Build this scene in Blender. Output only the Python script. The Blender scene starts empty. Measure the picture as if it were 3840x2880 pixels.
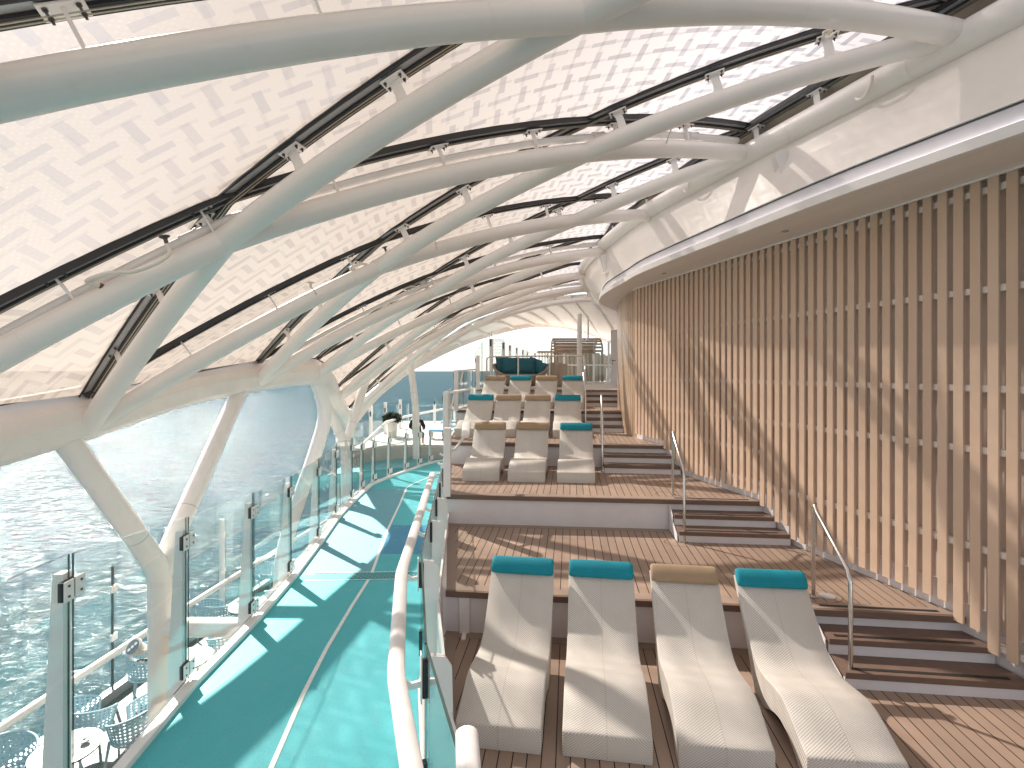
import bpy, math, random
from mathutils import Vector, Matrix
random.seed(7)
S = bpy.context.scene
C = S.collection
R = math.radians

# ------------------------------------------------------------------ camera, sky, sun, exposure
cam_d = bpy.data.cameras.new('camera')
cam_d.sensor_width = 36
cam_d.lens = 17.66
cam_d.shift_y = -0.0129
cam_d.clip_start = 0.05
cam_d.clip_end = 60000
cam = bpy.data.objects.new('camera', cam_d)
C.objects.link(cam)
cam.location = (0, 0, 3.1)
cam.rotation_euler = (R(90), 0, 0)
S.camera = cam

SUN_EL, SUN_AZ = 38.0, -45.0            # azimuth measured from +Y towards +X
w = bpy.data.worlds.new('World')
S.world = w
w.use_nodes = True
wn = w.node_tree
wn.nodes.clear()
sky = wn.nodes.new('ShaderNodeTexSky')
sky.sky_type = 'NISHITA'
sky.sun_disc = False
sky.sun_elevation = R(SUN_EL)
sky.sun_rotation = R(SUN_AZ)
sky.dust_density = 0.35
sky.air_density = 1.0
sky.ozone_density = 1.5
hs = wn.nodes.new('ShaderNodeHueSaturation')
hs.inputs['Saturation'].default_value = 0.35
bg = wn.nodes.new('ShaderNodeBackground')
bg.inputs[1].default_value = 0.052
wo = wn.nodes.new('ShaderNodeOutputWorld')
wn.links.new(sky.outputs[0], hs.inputs['Color'])
wn.links.new(hs.outputs[0], bg.inputs[0])
wn.links.new(bg.outputs[0], wo.inputs[0])

sl = bpy.data.lights.new('sun', 'SUN')
sl.energy = 5.0
sl.angle = R(0.9)
sl.color = (1.0, 0.895, 0.79)
so = bpy.data.objects.new('sun', sl)
C.objects.link(so)
sdir = Vector((math.sin(R(SUN_AZ)) * math.cos(R(SUN_EL)), math.cos(R(SUN_AZ)) * math.cos(R(SUN_EL)), math.sin(R(SUN_EL))))
so.rotation_euler = (-sdir).to_track_quat('-Z', 'Y').to_euler()
so.location = sdir * 60

S.view_settings.view_transform = 'Standard'
S.view_settings.look = 'None'
S.view_settings.exposure = 1.98
S.view_settings.gamma = 1
S.render.engine = 'CYCLES'
S.cycles.max_bounces = 10
S.cycles.diffuse_bounces = 6
S.cycles.glossy_bounces = 3
S.cycles.transmission_bounces = 6
S.cycles.transparent_max_bounces = 24
S.cycles.sample_clamp_indirect = 6
S.cycles.use_denoising = True

# ------------------------------------------------------------------ node helper
class V:
    def __init__(s, t, sock): s.t, s.s = t, sock
    def _m(s, op, o=None, o2=None):
        n = s.t.nodes.new('ShaderNodeMath'); n.operation = op
        for i, q in enumerate((s, o, o2)):
            if q is None: continue
            if isinstance(q, V): s.t.links.new(q.s, n.inputs[i])
            else: n.inputs[i].default_value = q
        return V(s.t, n.outputs[0])
    def __add__(s, o): return s._m('ADD', o)
    def __sub__(s, o): return s._m('SUBTRACT', o)
    def __mul__(s, o): return s._m('MULTIPLY', o)
    def __truediv__(s, o): return s._m('DIVIDE', o)
    def lt(s, o): return s._m('LESS_THAN', o)
    def gt(s, o): return s._m('GREATER_THAN', o)
    def frac(s): return s._m('FRACT')
    def floor(s): return s._m('FLOOR')
    def abs(s): return s._m('ABSOLUTE')
    def sin(s): return s._m('SINE')
    def mod(s, o): return s._m('FLOORED_MODULO', o)
    def mx(s, o): return s._m('MAXIMUM', o)
    def mn(s, o): return s._m('MINIMUM', o)
    def clamp(s):
        n = s.t.nodes.new('ShaderNodeClamp'); s.t.links.new(s.s, n.inputs[0]); return V(s.t, n.outputs[0])

def L(t, a, b): t.links.new(a.s if isinstance(a, V) else a, b)

def new_mat(name):
    m = bpy.data.materials.new(name); m.use_nodes = True
    t = m.node_tree; t.nodes.clear()
    out = t.nodes.new('ShaderNodeOutputMaterial')
    return m, t, out

def coords(t, kind='Object'):
    if kind == 'World':
        n = t.nodes.new('ShaderNodeNewGeometry'); src = n.outputs['Position']
    else:
        n = t.nodes.new('ShaderNodeTexCoord'); src = n.outputs[kind]
    sp = t.nodes.new('ShaderNodeSeparateXYZ'); t.links.new(src, sp.inputs[0])
    return V(t, sp.outputs[0]), V(t, sp.outputs[1]), V(t, sp.outputs[2]), src

def noise(t, src, scale, detail=3, rough=0.5, stretch=None, dist=0):
    n = t.nodes.new('ShaderNodeTexNoise')
    n.inputs['Scale'].default_value = scale; n.inputs['Detail'].default_value = detail
    n.inputs['Roughness'].default_value = rough; n.inputs['Distortion'].default_value = dist
    if stretch:
        mp = t.nodes.new('ShaderNodeMapping'); mp.inputs['Scale'].default_value = stretch
        t.links.new(src, mp.inputs[0]); src = mp.outputs[0]
    t.links.new(src, n.inputs['Vector'])
    return V(t, n.outputs[0])

def ramp(t, v, stops):
    n = t.nodes.new('ShaderNodeValToRGB'); e = n.color_ramp.elements
    while len(e) < len(stops): e.new(0.5)
    for i, (p, c) in enumerate(stops):
        e[i].position = p; e[i].color = (c[0], c[1], c[2], 1) if not isinstance(c, float) else (c, c, c, 1)
    L(t, v, n.inputs[0]); return n.outputs[0]

def mix(t, f, a, b):
    n = t.nodes.new('ShaderNodeMix'); n.data_type = 'RGBA'
    for i, q in ((0, f), (6, a), (7, b)):
        if isinstance(q, V): L(t, q, n.inputs[i])
        elif isinstance(q, (int, float)): n.inputs[i].default_value = q
        elif isinstance(q, tuple): n.inputs[i].default_value = (q[0], q[1], q[2], 1)
        else: t.links.new(q, n.inputs[i])
    return n.outputs[2]

def principled(t, out, col, rough=0.5, metal=0.0, spec=0.5, coat=0.0):
    p = t.nodes.new('ShaderNodeBsdfPrincipled')
    if isinstance(col, tuple): p.inputs['Base Color'].default_value = (*col, 1)
    else: t.links.new(col, p.inputs['Base Color'])
    if isinstance(rough, V): L(t, rough, p.inputs['Roughness'])
    else: p.inputs['Roughness'].default_value = rough
    p.inputs['Metallic'].default_value = metal
    p.inputs['Specular IOR Level'].default_value = spec
    p.inputs['Coat Weight'].default_value = coat
    if out is not None: t.links.new(p.outputs[0], out.inputs[0])
    return p

def bump(t, p, h, strength=0.3, dist=0.01):
    b = t.nodes.new('ShaderNodeBump'); b.inputs['Strength'].default_value = strength
    b.inputs['Distance'].default_value = dist
    L(t, h, b.inputs['Height']); t.links.new(b.outputs[0], p.inputs['Normal'])

def plain(name, col, rough=0.5, metal=0.0, var=0.06, scale=3.0, bmp=0.0, bscale=60, coat=0.0, stretch=None, spec=0.5):
    m, t, o = new_mat(name)
    x, y, z, src = coords(t, 'World')
    n = noise(t, src, scale, 5, 0.6, stretch)
    c = ramp(t, n, [(0.3, tuple(k * (1 - var) for k in col)), (0.7, tuple(min(1, k * (1 + var)) for k in col))])
    r = noise(t, src, scale * 2.3, 3) * 0.2 + (rough - 0.1)
    p = principled(t, o, c, r, metal, spec, coat)
    if bmp: bump(t, p, noise(t, src, bscale, 4), bmp, 0.004)
    return m

M = {}
m, t, o = new_mat('white painted steel')
x, y, z, src = coords(t, 'World')
n1 = noise(t, src, 2.2, 5, 0.6); st = noise(t, src, 7, 6, 0.75, (1, 1, 0.25)); sp = noise(t, src, 38, 3, 0.6)
c = mix(t, n1, (0.80, 0.755, 0.715), (0.89, 0.84, 0.80))
c = mix(t, ((st - 0.60).clamp() * 2.2).clamp(), c, (0.62, 0.57, 0.50))
c = mix(t, ((sp - 0.74).clamp() * 6.0).clamp(), c, (0.50, 0.44, 0.37))
p = principled(t, o, c, n1 * 0.2 + 0.24, spec=0.5, coat=0.25); bump(t, p, noise(t, src, 26, 4) + n1 * 2.0, 0.16, 0.005); M['tube'] = m
M['white'] = plain('white paint', (0.82, 0.79, 0.77), 0.42, var=0.04, bmp=0.08, bscale=20)
M['gutter'] = plain('cream painted beam', (0.86, 0.80, 0.75), 0.38, var=0.05, scale=1.5, bmp=0.08, bscale=12)
M['riser'] = plain('pale lilac painted riser', (0.74, 0.715, 0.735), 0.45, var=0.04, bmp=0.05, bscale=15)
M['recess'] = plain('lilac grey panel', (0.60, 0.57, 0.60), 0.5)
M['soffit'] = None
M['black'] = plain('black rubber', (0.025, 0.025, 0.028), 0.5)
M['darkmetal'] = plain('dark grey aluminium', (0.085, 0.085, 0.09), 0.38, metal=0.4)
M['midmetal'] = plain('grey aluminium', (0.42, 0.42, 0.43), 0.35, metal=0.3)
M['bronze'] = plain('bronze strip', (0.42, 0.37, 0.30), 0.4, metal=0.4)
M['steel'] = plain('brushed stainless', (0.62, 0.59, 0.56), 0.24, metal=1.0, var=0.08, scale=8, stretch=(1, 1, 12))
M['rust'] = plain('rusty brass', (0.20, 0.10, 0.05), 0.6, var=0.4, scale=40)
M['hose'] = plain('translucent beige hose', (0.78, 0.72, 0.65), 0.3)
M['teal'] = plain('teal canvas', (0.0, 0.235, 0.31), 0.8, var=0.06, scale=9, bmp=0.3, bscale=260)
M['tan'] = plain('tan canvas', (0.36, 0.255, 0.16), 0.8, var=0.06, scale=9, bmp=0.3, bscale=260)
M['deepteal'] = plain('deep teal cushion', (0.02, 0.115, 0.15), 0.85, var=0.12, scale=7, bmp=0.4, bscale=180)
M['grey'] = plain('grey cushion', (0.25, 0.24, 0.24), 0.85)
M['chair'] = None
M['tabletop'] = plain('white laminate', (0.36, 0.375, 0.375), 0.25)
M['chairblue'] = plain('light blue aluminium', (0.36, 0.50, 0.58), 0.4)
M['pad'] = plain('pale blue pad', (0.34, 0.42, 0.48), 0.8)
M['brown'] = plain('dark brown nosing', (0.16, 0.105, 0.08), 0.55, var=0.12, scale=7, stretch=(1, 6, 6))
M['strip'] = plain('black grip strip', (0.02, 0.018, 0.016), 0.6)
M['leaf'] = plain('dark leaves', (0.012, 0.03, 0.014), 0.5, var=0.5, scale=20)
M['pot'] = plain('grey white pot', (0.62, 0.60, 0.57), 0.6)
M['curtain'] = plain('beige curtain', (0.42, 0.37, 0.31), 0.9, var=0.2, scale=3, stretch=(6, 6, 0.4))
M['slatbrown'] = plain('weathered slats', (0.23, 0.165, 0.125), 0.7, var=0.2)
M['palefloor'] = plain('pale upper deck', (0.60, 0.54, 0.50), 0.5, var=0.05, scale=1.2)
M['cream'] = plain('cream deck', (0.42, 0.41, 0.37), 0.5, var=0.04)
M['aqua'] = plain('aqua floor paint', (0.12, 0.36, 0.41), 0.5, var=0.08)
M['skin'] = plain('skin', (0.42, 0.24, 0.17), 0.55)
M['hair'] = plain('dark hair', (0.02, 0.014, 0.01), 0.6)
M['shirt'] = plain('black shirt', (0.012, 0.012, 0.014), 0.85)
M['mint'] = plain('mint towel', (0.12, 0.50, 0.46), 0.9, var=0.2, scale=30)
M['lensglass'] = plain('lamp glass', (0.20, 0.22, 0.24), 0.1, metal=0.5)

# glowing strip (thin near-white line under the roof edge, made bright by emission)
m, t, o = new_mat('glowing strip'); e = t.nodes.new('ShaderNodeEmission')
e.inputs[0].default_value = (1, 0.98, 0.96, 1); e.inputs[1].default_value = 1.1; t.links.new(e.outputs[0], o.inputs[0]); M['glowstrip'] = m

# glass
def glass(name, tint, gl=0.055):
    m, t, o = new_mat(name)
    tr = t.nodes.new('ShaderNodeBsdfTransparent'); tr.inputs[0].default_value = (*tint, 1)
    g = t.nodes.new('ShaderNodeBsdfGlossy'); g.inputs['Roughness'].default_value = 0.02
    ge = t.nodes.new('ShaderNodeNewGeometry'); dp = t.nodes.new('ShaderNodeVectorMath'); dp.operation = 'DOT_PRODUCT'
    t.links.new(ge.outputs['Normal'], dp.inputs[0]); t.links.new(ge.outputs['Incoming'], dp.inputs[1])
    f = ((V(t, dp.outputs['Value']).abs() * -1.0 + 1.0)._m('POWER', 5.0)) * 0.9 + gl * 0.6
    ms = t.nodes.new('ShaderNodeMixShader'); L(t, f, ms.inputs[0])
    t.links.new(tr.outputs[0], ms.inputs[1]); t.links.new(g.outputs[0], ms.inputs[2])
    t.links.new(ms.outputs[0], o.inputs[0]); return m
M['glass'] = glass('clear green tinted glass', (0.95, 0.983, 0.978))
M['glassedge'] = plain('dark green glass edge', (0.05, 0.09, 0.085), 0.15)

# roof film: translucent sheet printed with a woven pattern of bars and dots
m, t, o = new_mat('printed roof film')
x, y, z, src = coords(t, 'World')
def weave(x, y, cell, half, length):
    u = x / cell; v = y / cell
    par = (u.floor() + v.floor()).mod(2.0)
    fu = (u.frac() - 0.5).abs(); fv = (v.frac() - 0.5).abs()
    a = fu.lt(length) * fv.lt(half)
    b = fv.lt(length) * fu.lt(half)
    wnn = t.nodes.new('ShaderNodeTexWhiteNoise'); wnn.noise_dimensions = '2D'
    cmb = t.nodes.new('ShaderNodeCombineXYZ'); L(t, u.floor(), cmb.inputs[0]); L(t, v.floor(), cmb.inputs[1]); t.links.new(cmb.outputs[0], wnn.inputs['Vector'])
    k_ = V(t, wnn.outputs[0]) * 0.30 + 0.70
    return (a * par + b * (par * -1.0 + 1.0)) * k_
xr = x * 0.99 + y * 0.14; yr = y * 0.99 - x * 0.14
w1 = weave(xr, yr, 0.235, 0.135, 0.5)
w2 = weave(xr * 0.985 + yr * 0.03 + 0.13, yr * 0.99 - xr * 0.03 + 0.09, 0.235, 0.07, 0.5)
dots = ((xr * (math.pi / 0.026)).sin() * (yr * (math.pi / 0.026)).sin()).gt(0.55)
pat = (w1 * 0.85 + w2 * 0.45).clamp()
soft = noise(t, src, 0.9, 2)
ge = t.nodes.new('ShaderNodeNewGeometry'); dpn = t.nodes.new('ShaderNodeVectorMath'); dpn.operation = 'DOT_PRODUCT'
t.links.new(ge.outputs['Normal'], dpn.inputs[0]); t.links.new(ge.outputs['Incoming'], dpn.inputs[1])
graze = V(t, dpn.outputs['Value']).abs()._m('POWER', 2.2) * 1.5          # thin sheet: less passes straight through at a grazing angle
transf = ((pat * 0.13 + 0.24 + dots * 0.12 * (pat * -1.0 + 1.0) + (soft - 0.5) * 0.14) * graze * ((x * -0.28 + 0.85).clamp()._m('MAXIMUM', 0.22))).clamp()  # transmission also lowered towards the ring to weaken sun patches on girder and wall
dens_bright = (x * 0.28 + 0.25).clamp()          # denser print towards the ring tube, colour also brightened there to add light
col = mix(t, pat, mix(t, dens_bright, (0.215, 0.193, 0.172), (0.345, 0.34, 0.36)), mix(t, dens_bright, (0.155, 0.136, 0.124), (0.19, 0.19, 0.215)))
tr = t.nodes.new('ShaderNodeBsdfTransparent'); tr.inputs[0].default_value = (0.97, 0.97, 0.98, 1)
tl = t.nodes.new('ShaderNodeBsdfTranslucent'); t.links.new(col, tl.inputs[0])
df = t.nodes.new('ShaderNodeBsdfPrincipled'); t.links.new(col, df.inputs['Base Color']); df.inputs['Roughness'].default_value = 0.25
m1 = t.nodes.new('ShaderNodeMixShader'); m1.inputs[0].default_value = 0.35
t.links.new(tl.outputs[0], m1.inputs[1]); t.links.new(df.outputs[0], m1.inputs[2])
m2 = t.nodes.new('ShaderNodeMixShader'); L(t, transf, m2.inputs[0])
t.links.new(m1.outputs[0], m2.inputs[1]); t.links.new(tr.outputs[0], m2.inputs[2])
t.links.new(m2.outputs[0], o.inputs[0]); M['film'] = m

# plank decks: boards run along the direction (0.115, 1)
def planks(name, c0, c1, pitch=0.115, kx=(0.9934, -0.1142), gap=0.085, rough=0.5, lines=(0.012, 0.009, 0.008)):
    m, t, o = new_mat(name)
    x, y, z, src = coords(t, 'World')
    a = x * kx[0] + y * kx[1]
    b = a / pitch
    line = b.frac().lt(gap)
    idn = b.floor()
    wn_ = t.nodes.new('ShaderNodeTexWhiteNoise'); wn_.noise_dimensions = '1D'; L(t, idn, wn_.inputs['W'])
    grain = noise(t, src, 9, 5, 0.6, (7, 0.6, 1)); big = noise(t, src, 1.3, 3)
    f = (V(t, wn_.outputs[0]) * 0.42 + grain * 0.42 + big * 0.40 - 0.08).clamp()
    col = mix(t, f, c0, c1)
    scuff = (noise(t, src, 14, 4, 0.7) - 0.66).clamp() * 1.6
    col = mix(t, scuff, col, tuple(min(1, k * 1.8) for k in c1))
    col = mix(t, line, col, lines)
    p = principled(t, o, col, grain * 0.2 + rough - 0.1, spec=0.4)
    bump(t, p, (line * -1.0 + 1.0) + grain * 0.12, 0.5, 0.003)
    return m
M['deck'] = planks('teak coloured boards', (0.27, 0.192, 0.145), (0.395, 0.287, 0.22))
M['border'] = planks('teak coloured border board', (0.26, 0.195, 0.155), (0.36, 0.275, 0.22), pitch=9.0, gap=0.0)
M['lowdeck'] = planks('bleached deck boards', (0.115, 0.11, 0.10), (0.165, 0.155, 0.14), pitch=0.12, kx=(0.28, 0.96), gap=0.05)
M['soffit'] = planks('cream ceiling strips', (0.74, 0.69, 0.64), (0.80, 0.75, 0.70), pitch=0.30, kx=(0.966, 0.258), gap=0.012, rough=0.33, lines=(0.55, 0.50, 0.46))
m, t, o = new_mat('tan painted slat')
x, y, z, src = coords(t, 'World')
oi = t.nodes.new('ShaderNodeObjectInfo'); gr = noise(t, src, 5, 5, 0.65, (3, 3, 0.5)); big = noise(t, src, 0.9, 3)
f = (V(t, oi.outputs['Random']) * 0.45 + gr * 0.35 + big * 0.30 - 0.05).clamp()
p = principled(t, o, mix(t, f, (0.55, 0.395, 0.285), (0.69, 0.515, 0.39)), gr * 0.25 + 0.42, spec=0.4); bump(t, p, noise(t, src, 90, 4), 0.15, 0.003); M['slat'] = m
M['curvedslat'] = plain('varnished curved board', (0.46, 0.33, 0.23), 0.35, var=0.2, scale=5, stretch=(1, 1, 0.15))
M['backing'] = plain('taupe wall behind slats', (0.72, 0.62, 0.55), 0.5, var=0.06, scale=2)

# running track: blue granulate with zones
m, t, o = new_mat('turquoise granulate')
x, y, z, src = coords(t, 'World')
speck = noise(t, src, 95, 2, 0.7)
sp2 = noise(t, src, 2.0, 4, 0.6)
base = mix(t, sp2, (0.06, 0.43, 0.48), (0.095, 0.50, 0.545))
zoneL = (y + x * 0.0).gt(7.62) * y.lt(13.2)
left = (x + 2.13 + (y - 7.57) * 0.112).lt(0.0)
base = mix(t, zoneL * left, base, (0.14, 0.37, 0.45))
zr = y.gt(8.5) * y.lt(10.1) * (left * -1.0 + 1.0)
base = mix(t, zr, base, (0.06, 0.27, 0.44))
wear = noise(t, src, 5.5, 6, 0.72, (1.0, 0.5, 1.0))
base = mix(t, (wear - 0.52).clamp() * 1.6, base, (0.20, 0.50, 0.53))
base = mix(t, (speck - 0.60).clamp() * 7.0, base, (0.01, 0.10, 0.14))
p = principled(t, o, base, 0.62, spec=0.35); bump(t, p, speck, 0.35, 0.004); M['track'] = m
M['line'] = plain('white line paint', (0.78, 0.80, 0.78), 0.5, var=0.08, scale=20)

# woven resin of the loungers: chevron weave from the uv map (u across, v along, metres)
m, t, o = new_mat('cream woven resin')
uu, vv, _, src = coords(t, 'UV')
k = ((uu.abs() * 0.75 + vv) / 0.021).frac(); k2 = ((uu.abs() * -1.4 + vv) / 0.013).frac()
tri = (k - 0.5).abs() * 2.0; tri2 = (k2 - 0.5).abs() * 2.0
h = tri * 0.7 + tri2 * 0.3
spine = uu.abs().lt(0.004)
wx, wy, wz, wsrc = coords(t, 'World')
n1 = noise(t, wsrc, 3, 3)
c = mix(t, (h * 0.85 + n1 * 0.25).clamp(), (0.30, 0.27, 0.235), (0.80, 0.76, 0.705))
c = mix(t, spine * 0.45, c, (0.40, 0.36, 0.31))
p = principled(t, o, c, 0.6, spec=0.35); bump(t, p, h, 0.55, 0.003); M['weave'] = m

# basket weave of the daybed
m, t, o = new_mat('tan rope basket')
x, y, z, src = coords(t, 'World')
br = ((x * 1.0 + z * 1.0) / 0.05).frac().lt(0.5); br2 = ((x * 1.0 - z * 1.0) / 0.05).frac().lt(0.5)
chk = (br + br2).mod(2.0)
c = mix(t, chk, (0.12, 0.09, 0.07), (0.50, 0.42, 0.33))
p = principled(t, o, c, 0.7); bump(t, p, chk, 0.4, 0.01); M['basket'] = m

# open blue weave of the armchairs (real holes)
m, t, o = new_mat('open light blue weave')
uu, vv, _, src = coords(t, 'UV')
a = ((uu / 0.055).frac() - 0.5).abs(); b = ((vv / 0.06).frac() - 0.5).abs()
hole = (a + b).lt(0.33)
d = t.nodes.new('ShaderNodeBsdfPrincipled'); d.inputs['Roughness'].default_value = 0.5
cc = mix(t, (a * b * 4.0).clamp(), (0.34, 0.50, 0.58), (0.44, 0.59, 0.66)); t.links.new(cc, d.inputs['Base Color'])
tr = t.nodes.new('ShaderNodeBsdfTransparent')
ms = t.nodes.new('ShaderNodeMixShader'); L(t, hole, ms.inputs[0])
t.links.new(d.outputs[0], ms.inputs[1]); t.links.new(tr.outputs[0], ms.inputs[2]); t.links.new(ms.outputs[0], o.inputs[0])
M['chair'] = m

# sea
m, t, o = new_mat('sea water')
x, y, z, src = coords(t, 'World')
n1 = noise(t, src, 0.50, 4.5, 0.60, (1.0, 1.7, 1.0), 1.2)
n2 = noise(t, src, 0.07, 3, 0.5, (1.0, 2.0, 1.0))
hh = n1 + n2 * 2.5
big = noise(t, src, 0.012, 3)
c = mix(t, big, (0.008, 0.032, 0.048), (0.012, 0.05, 0.065))
dfs = t.nodes.new('ShaderNodeBsdfDiffuse'); t.links.new(c, dfs.inputs['Color'])
p = t.nodes.new('ShaderNodeBsdfGlossy'); p.inputs['Roughness'].default_value = 0.10; p.inputs['Color'].default_value = (0.52, 0.56, 0.58, 1)
lw = t.nodes.new('ShaderNodeFresnel'); lw.inputs[0].default_value = 1.33
fr_ = V(t, lw.outputs[0]).mn(0.22)          # rough open sea never reaches mirror reflection at grazing view
mss = t.nodes.new('ShaderNodeMixShader'); L(t, fr_, mss.inputs[0]); t.links.new(dfs.outputs[0], mss.inputs[1]); t.links.new(p.outputs[0], mss.inputs[2]); t.links.new(mss.outputs[0], o.inputs[0])
bump(t, p, hh, 1.0, 0.62); t.links.new(p.inputs['Normal'].links[0].from_socket, lw.inputs['Normal']); M['sea'] = m

# drain grate
m, t, o = new_mat('turquoise drain grate')
x, y, z, src = coords(t, 'World')
row = (y / 0.045).floor().mod(2.0)
g = ((x / 0.11 + row * 0.5).frac().lt(0.8)) * ((y / 0.045).frac().lt(0.55))
principled(t, o, mix(t, g, (0.06, 0.40, 0.44), (0.01, 0.07, 0.09)), 0.5); M['grate'] = m

# ------------------------------------------------------------------ mesh builder
class MB:
    def __init__(s): s.v = []; s.f = []; s.mi = []; s.uv = {}
    def add(s, vs, fs, mi=0, uvs=None):
        o = len(s.v); s.v += [Vector(p) for p in vs]
        for i, f in enumerate(fs):
            if uvs: s.uv[len(s.f)] = uvs[i]
            s.f.append(tuple(o + k for k in f)); s.mi.append(mi)
        return s
    def box(s, c, size, rz=0, mi=0, tilt=None):
        mt = Matrix.Translation(c) @ Matrix.Rotation(rz, 4, 'Z')
        if tilt is not None: mt = mt @ tilt
        hx, hy, hz = size[0] / 2, size[1] / 2, size[2] / 2
        vs = [mt @ Vector((a * hx, b * hy, d * hz)) for d in (-1, 1) for a, b in ((-1, -1), (1, -1), (1, 1), (-1, 1))]
        return s.add(vs, [(3, 2, 1, 0), (4, 5, 6, 7), (0, 1, 5, 4), (1, 2, 6, 5), (2, 3, 7, 6), (3, 0, 4, 7)], mi)
    def beam(s, a, b, w_, h_, mi=0, up=Vector((0, 0, 1))):
        return s.sweep([a, b], [(-w_ / 2, -h_ / 2), (w_ / 2, -h_ / 2), (w_ / 2, h_ / 2), (-w_ / 2, h_ / 2)], mi, up)
    def sweep(s, pts, prof, mi=0, up=Vector((0, 0, 1)), closed=False, caps=True):
        pts = [Vector(p) for p in pts]; n = len(pts); k = len(prof); vs = []
        for i, p in enumerate(pts):
            a = pts[(i - 1) % n] if (i or closed) else p; b = pts[(i + 1) % n] if (i < n - 1 or closed) else p
            tn = (b - a).normalized(); side = tn.cross(up)
            if side.length < 1e-4: side = tn.cross(Vector((0, 1, 0)))
            side.normalize(); u2 = side.cross(tn).normalized()
            vs += [p + side * q[0] + u2 * q[1] for q in prof]
        fs = []
        for i in range(n if closed else n - 1):
            j = (i + 1) % n
            for q in range(k):
                r = (q + 1) % k
                fs.append((i * k + q, i * k + r, j * k + r, j * k + q))
        if caps and not closed:
            fs.append(tuple(reversed(range(k)))); fs.append(tuple(range((n - 1) * k, n * k)))
        return s.add(vs, [tuple(reversed(f)) for f in fs], mi)
    def tube(s, pts, r, seg=16, mi=0, closed=False, caps=True, ry=None):
        pts = [Vector(p) for p in pts]; n = len(pts)
        rs = r if isinstance(r, (list, tuple)) else [r] * n
        tn = []
        for i in range(n):
            a = pts[(i - 1) % n] if (i or closed) else pts[i]; b = pts[(i + 1) % n] if (i < n - 1 or closed) else pts[i]
            tn.append((b - a).normalized())
        nrm = tn[0].orthogonal().normalized(); vs = []
        for i in range(n):
            if i:
                q = tn[i - 1].rotation_difference(tn[i]); nrm = q @ nrm
            nrm = (nrm - tn[i] * nrm.dot(tn[i])).normalized(); bi = tn[i].cross(nrm)
            for k in range(seg):
                a = 2 * math.pi * k / seg
                vs.append(pts[i] + (nrm * math.cos(a) + bi * math.sin(a)) * rs[i])
        fs = []
        for i in range(n if closed else n - 1):
            j = (i + 1) % n
            for k in range(seg):
                l = (k + 1) % seg
                fs.append((i * seg + k, i * seg + l, j * seg + l, j * seg + k))
        if caps and not closed:
            fs.append(tuple(reversed(range(seg)))); fs.append(tuple(range((n - 1) * seg, n * seg)))
        return s.add(vs, fs, mi)
    def cyl(s, c, r, h, seg=24, mi=0, r2=None):
        c = Vector(c); return s.tube([c, c + Vector((0, 0, h))], [r, r if r2 is None else r2], seg, mi)
    def prism(s, poly, z0, z1, mi=0, mtop=None):
        n = len(poly); ar = sum(poly[i][0] * poly[(i + 1) % n][1] - poly[(i + 1) % n][0] * poly[i][1] for i in range(n))
        if ar < 0: poly = poly[::-1]
        vs = [(p[0], p[1], z0) for p in poly] + [(p[0], p[1], z1) for p in poly]
        s.add(vs, [tuple(reversed(range(n)))] + [(i, (i + 1) % n, n + (i + 1) % n, n + i) for i in range(n)], mi)
        s.add(vs[n:], [tuple(range(n))], mi if mtop is None else mtop); return s
    def build(s, name, mats, parent=None, org=None, smooth=True, ang=40, bevel=0):
        if not isinstance(mats, (list, tuple)): mats = [mats]
        if org is None:
            org = parent.get('_o') if parent is not None else None
            org = Vector(org) if org is not None else None
        if org is None:
            xs = [p.x for p in s.v]; ys = [p.y for p in s.v]; zs = [p.z for p in s.v]
            org = Vector(((min(xs) + max(xs)) / 2, (min(ys) + max(ys)) / 2, min(zs)))
        me = bpy.data.meshes.new(name)
        me.from_pydata([p - org for p in s.v], [], s.f)
        for q in mats: me.materials.append(q)
        me.polygons.foreach_set('material_index', s.mi)
        if s.uv:
            ul = me.uv_layers.new(name='uv')
            for p in me.polygons:
                if p.index in s.uv:
                    for li, c_ in zip(p.loop_indices, s.uv[p.index]): ul.data[li].uv = c_
        me.update()
        if smooth:
            me.shade_smooth(); me.set_sharp_from_angle(angle=R(ang))
        o = bpy.data.objects.new(name, me); C.objects.link(o)
        if parent is not None:
            o.parent = parent; o['_o'] = tuple(org)
        else:
            o.location = org; o['_o'] = tuple(org)
        if bevel:
            b = o.modifiers.new('bevel', 'BEVEL'); b.width = bevel; b.segments = 2; b.limit_method = 'ANGLE'; b.angle_limit = R(50)
        return o

def tag(o, label=None, cat=None, group=None, kind=None):
    if label: o['label'] = label
    if cat: o['category'] = cat
    if group: o['group'] = group
    if kind: o['kind'] = kind
    return o
def thing(name, label, cat, loc=(0, 0, 0), group=None, rz=0, local=False):
    o = bpy.data.objects.new(name, None); C.objects.link(o); o.location = loc; o.rotation_euler = (0, 0, rz)
    o.empty_display_size = 0.1
    o['_o'] = (0, 0, 0) if local else tuple(loc)
    return tag(o, label, cat, group)
def copy_tree(o, parent=None):
    c = o.copy(); C.objects.link(c); c.parent = parent
    for ch in [k for k in KIDS.get(o.name, [])]: copy_tree(ch, c)
    return c
KIDS = {}
def reg(root):
    KIDS.clear()
    for o in bpy.data.objects:
        if o.parent: KIDS.setdefault(o.parent.name, []).append(o)

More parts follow.
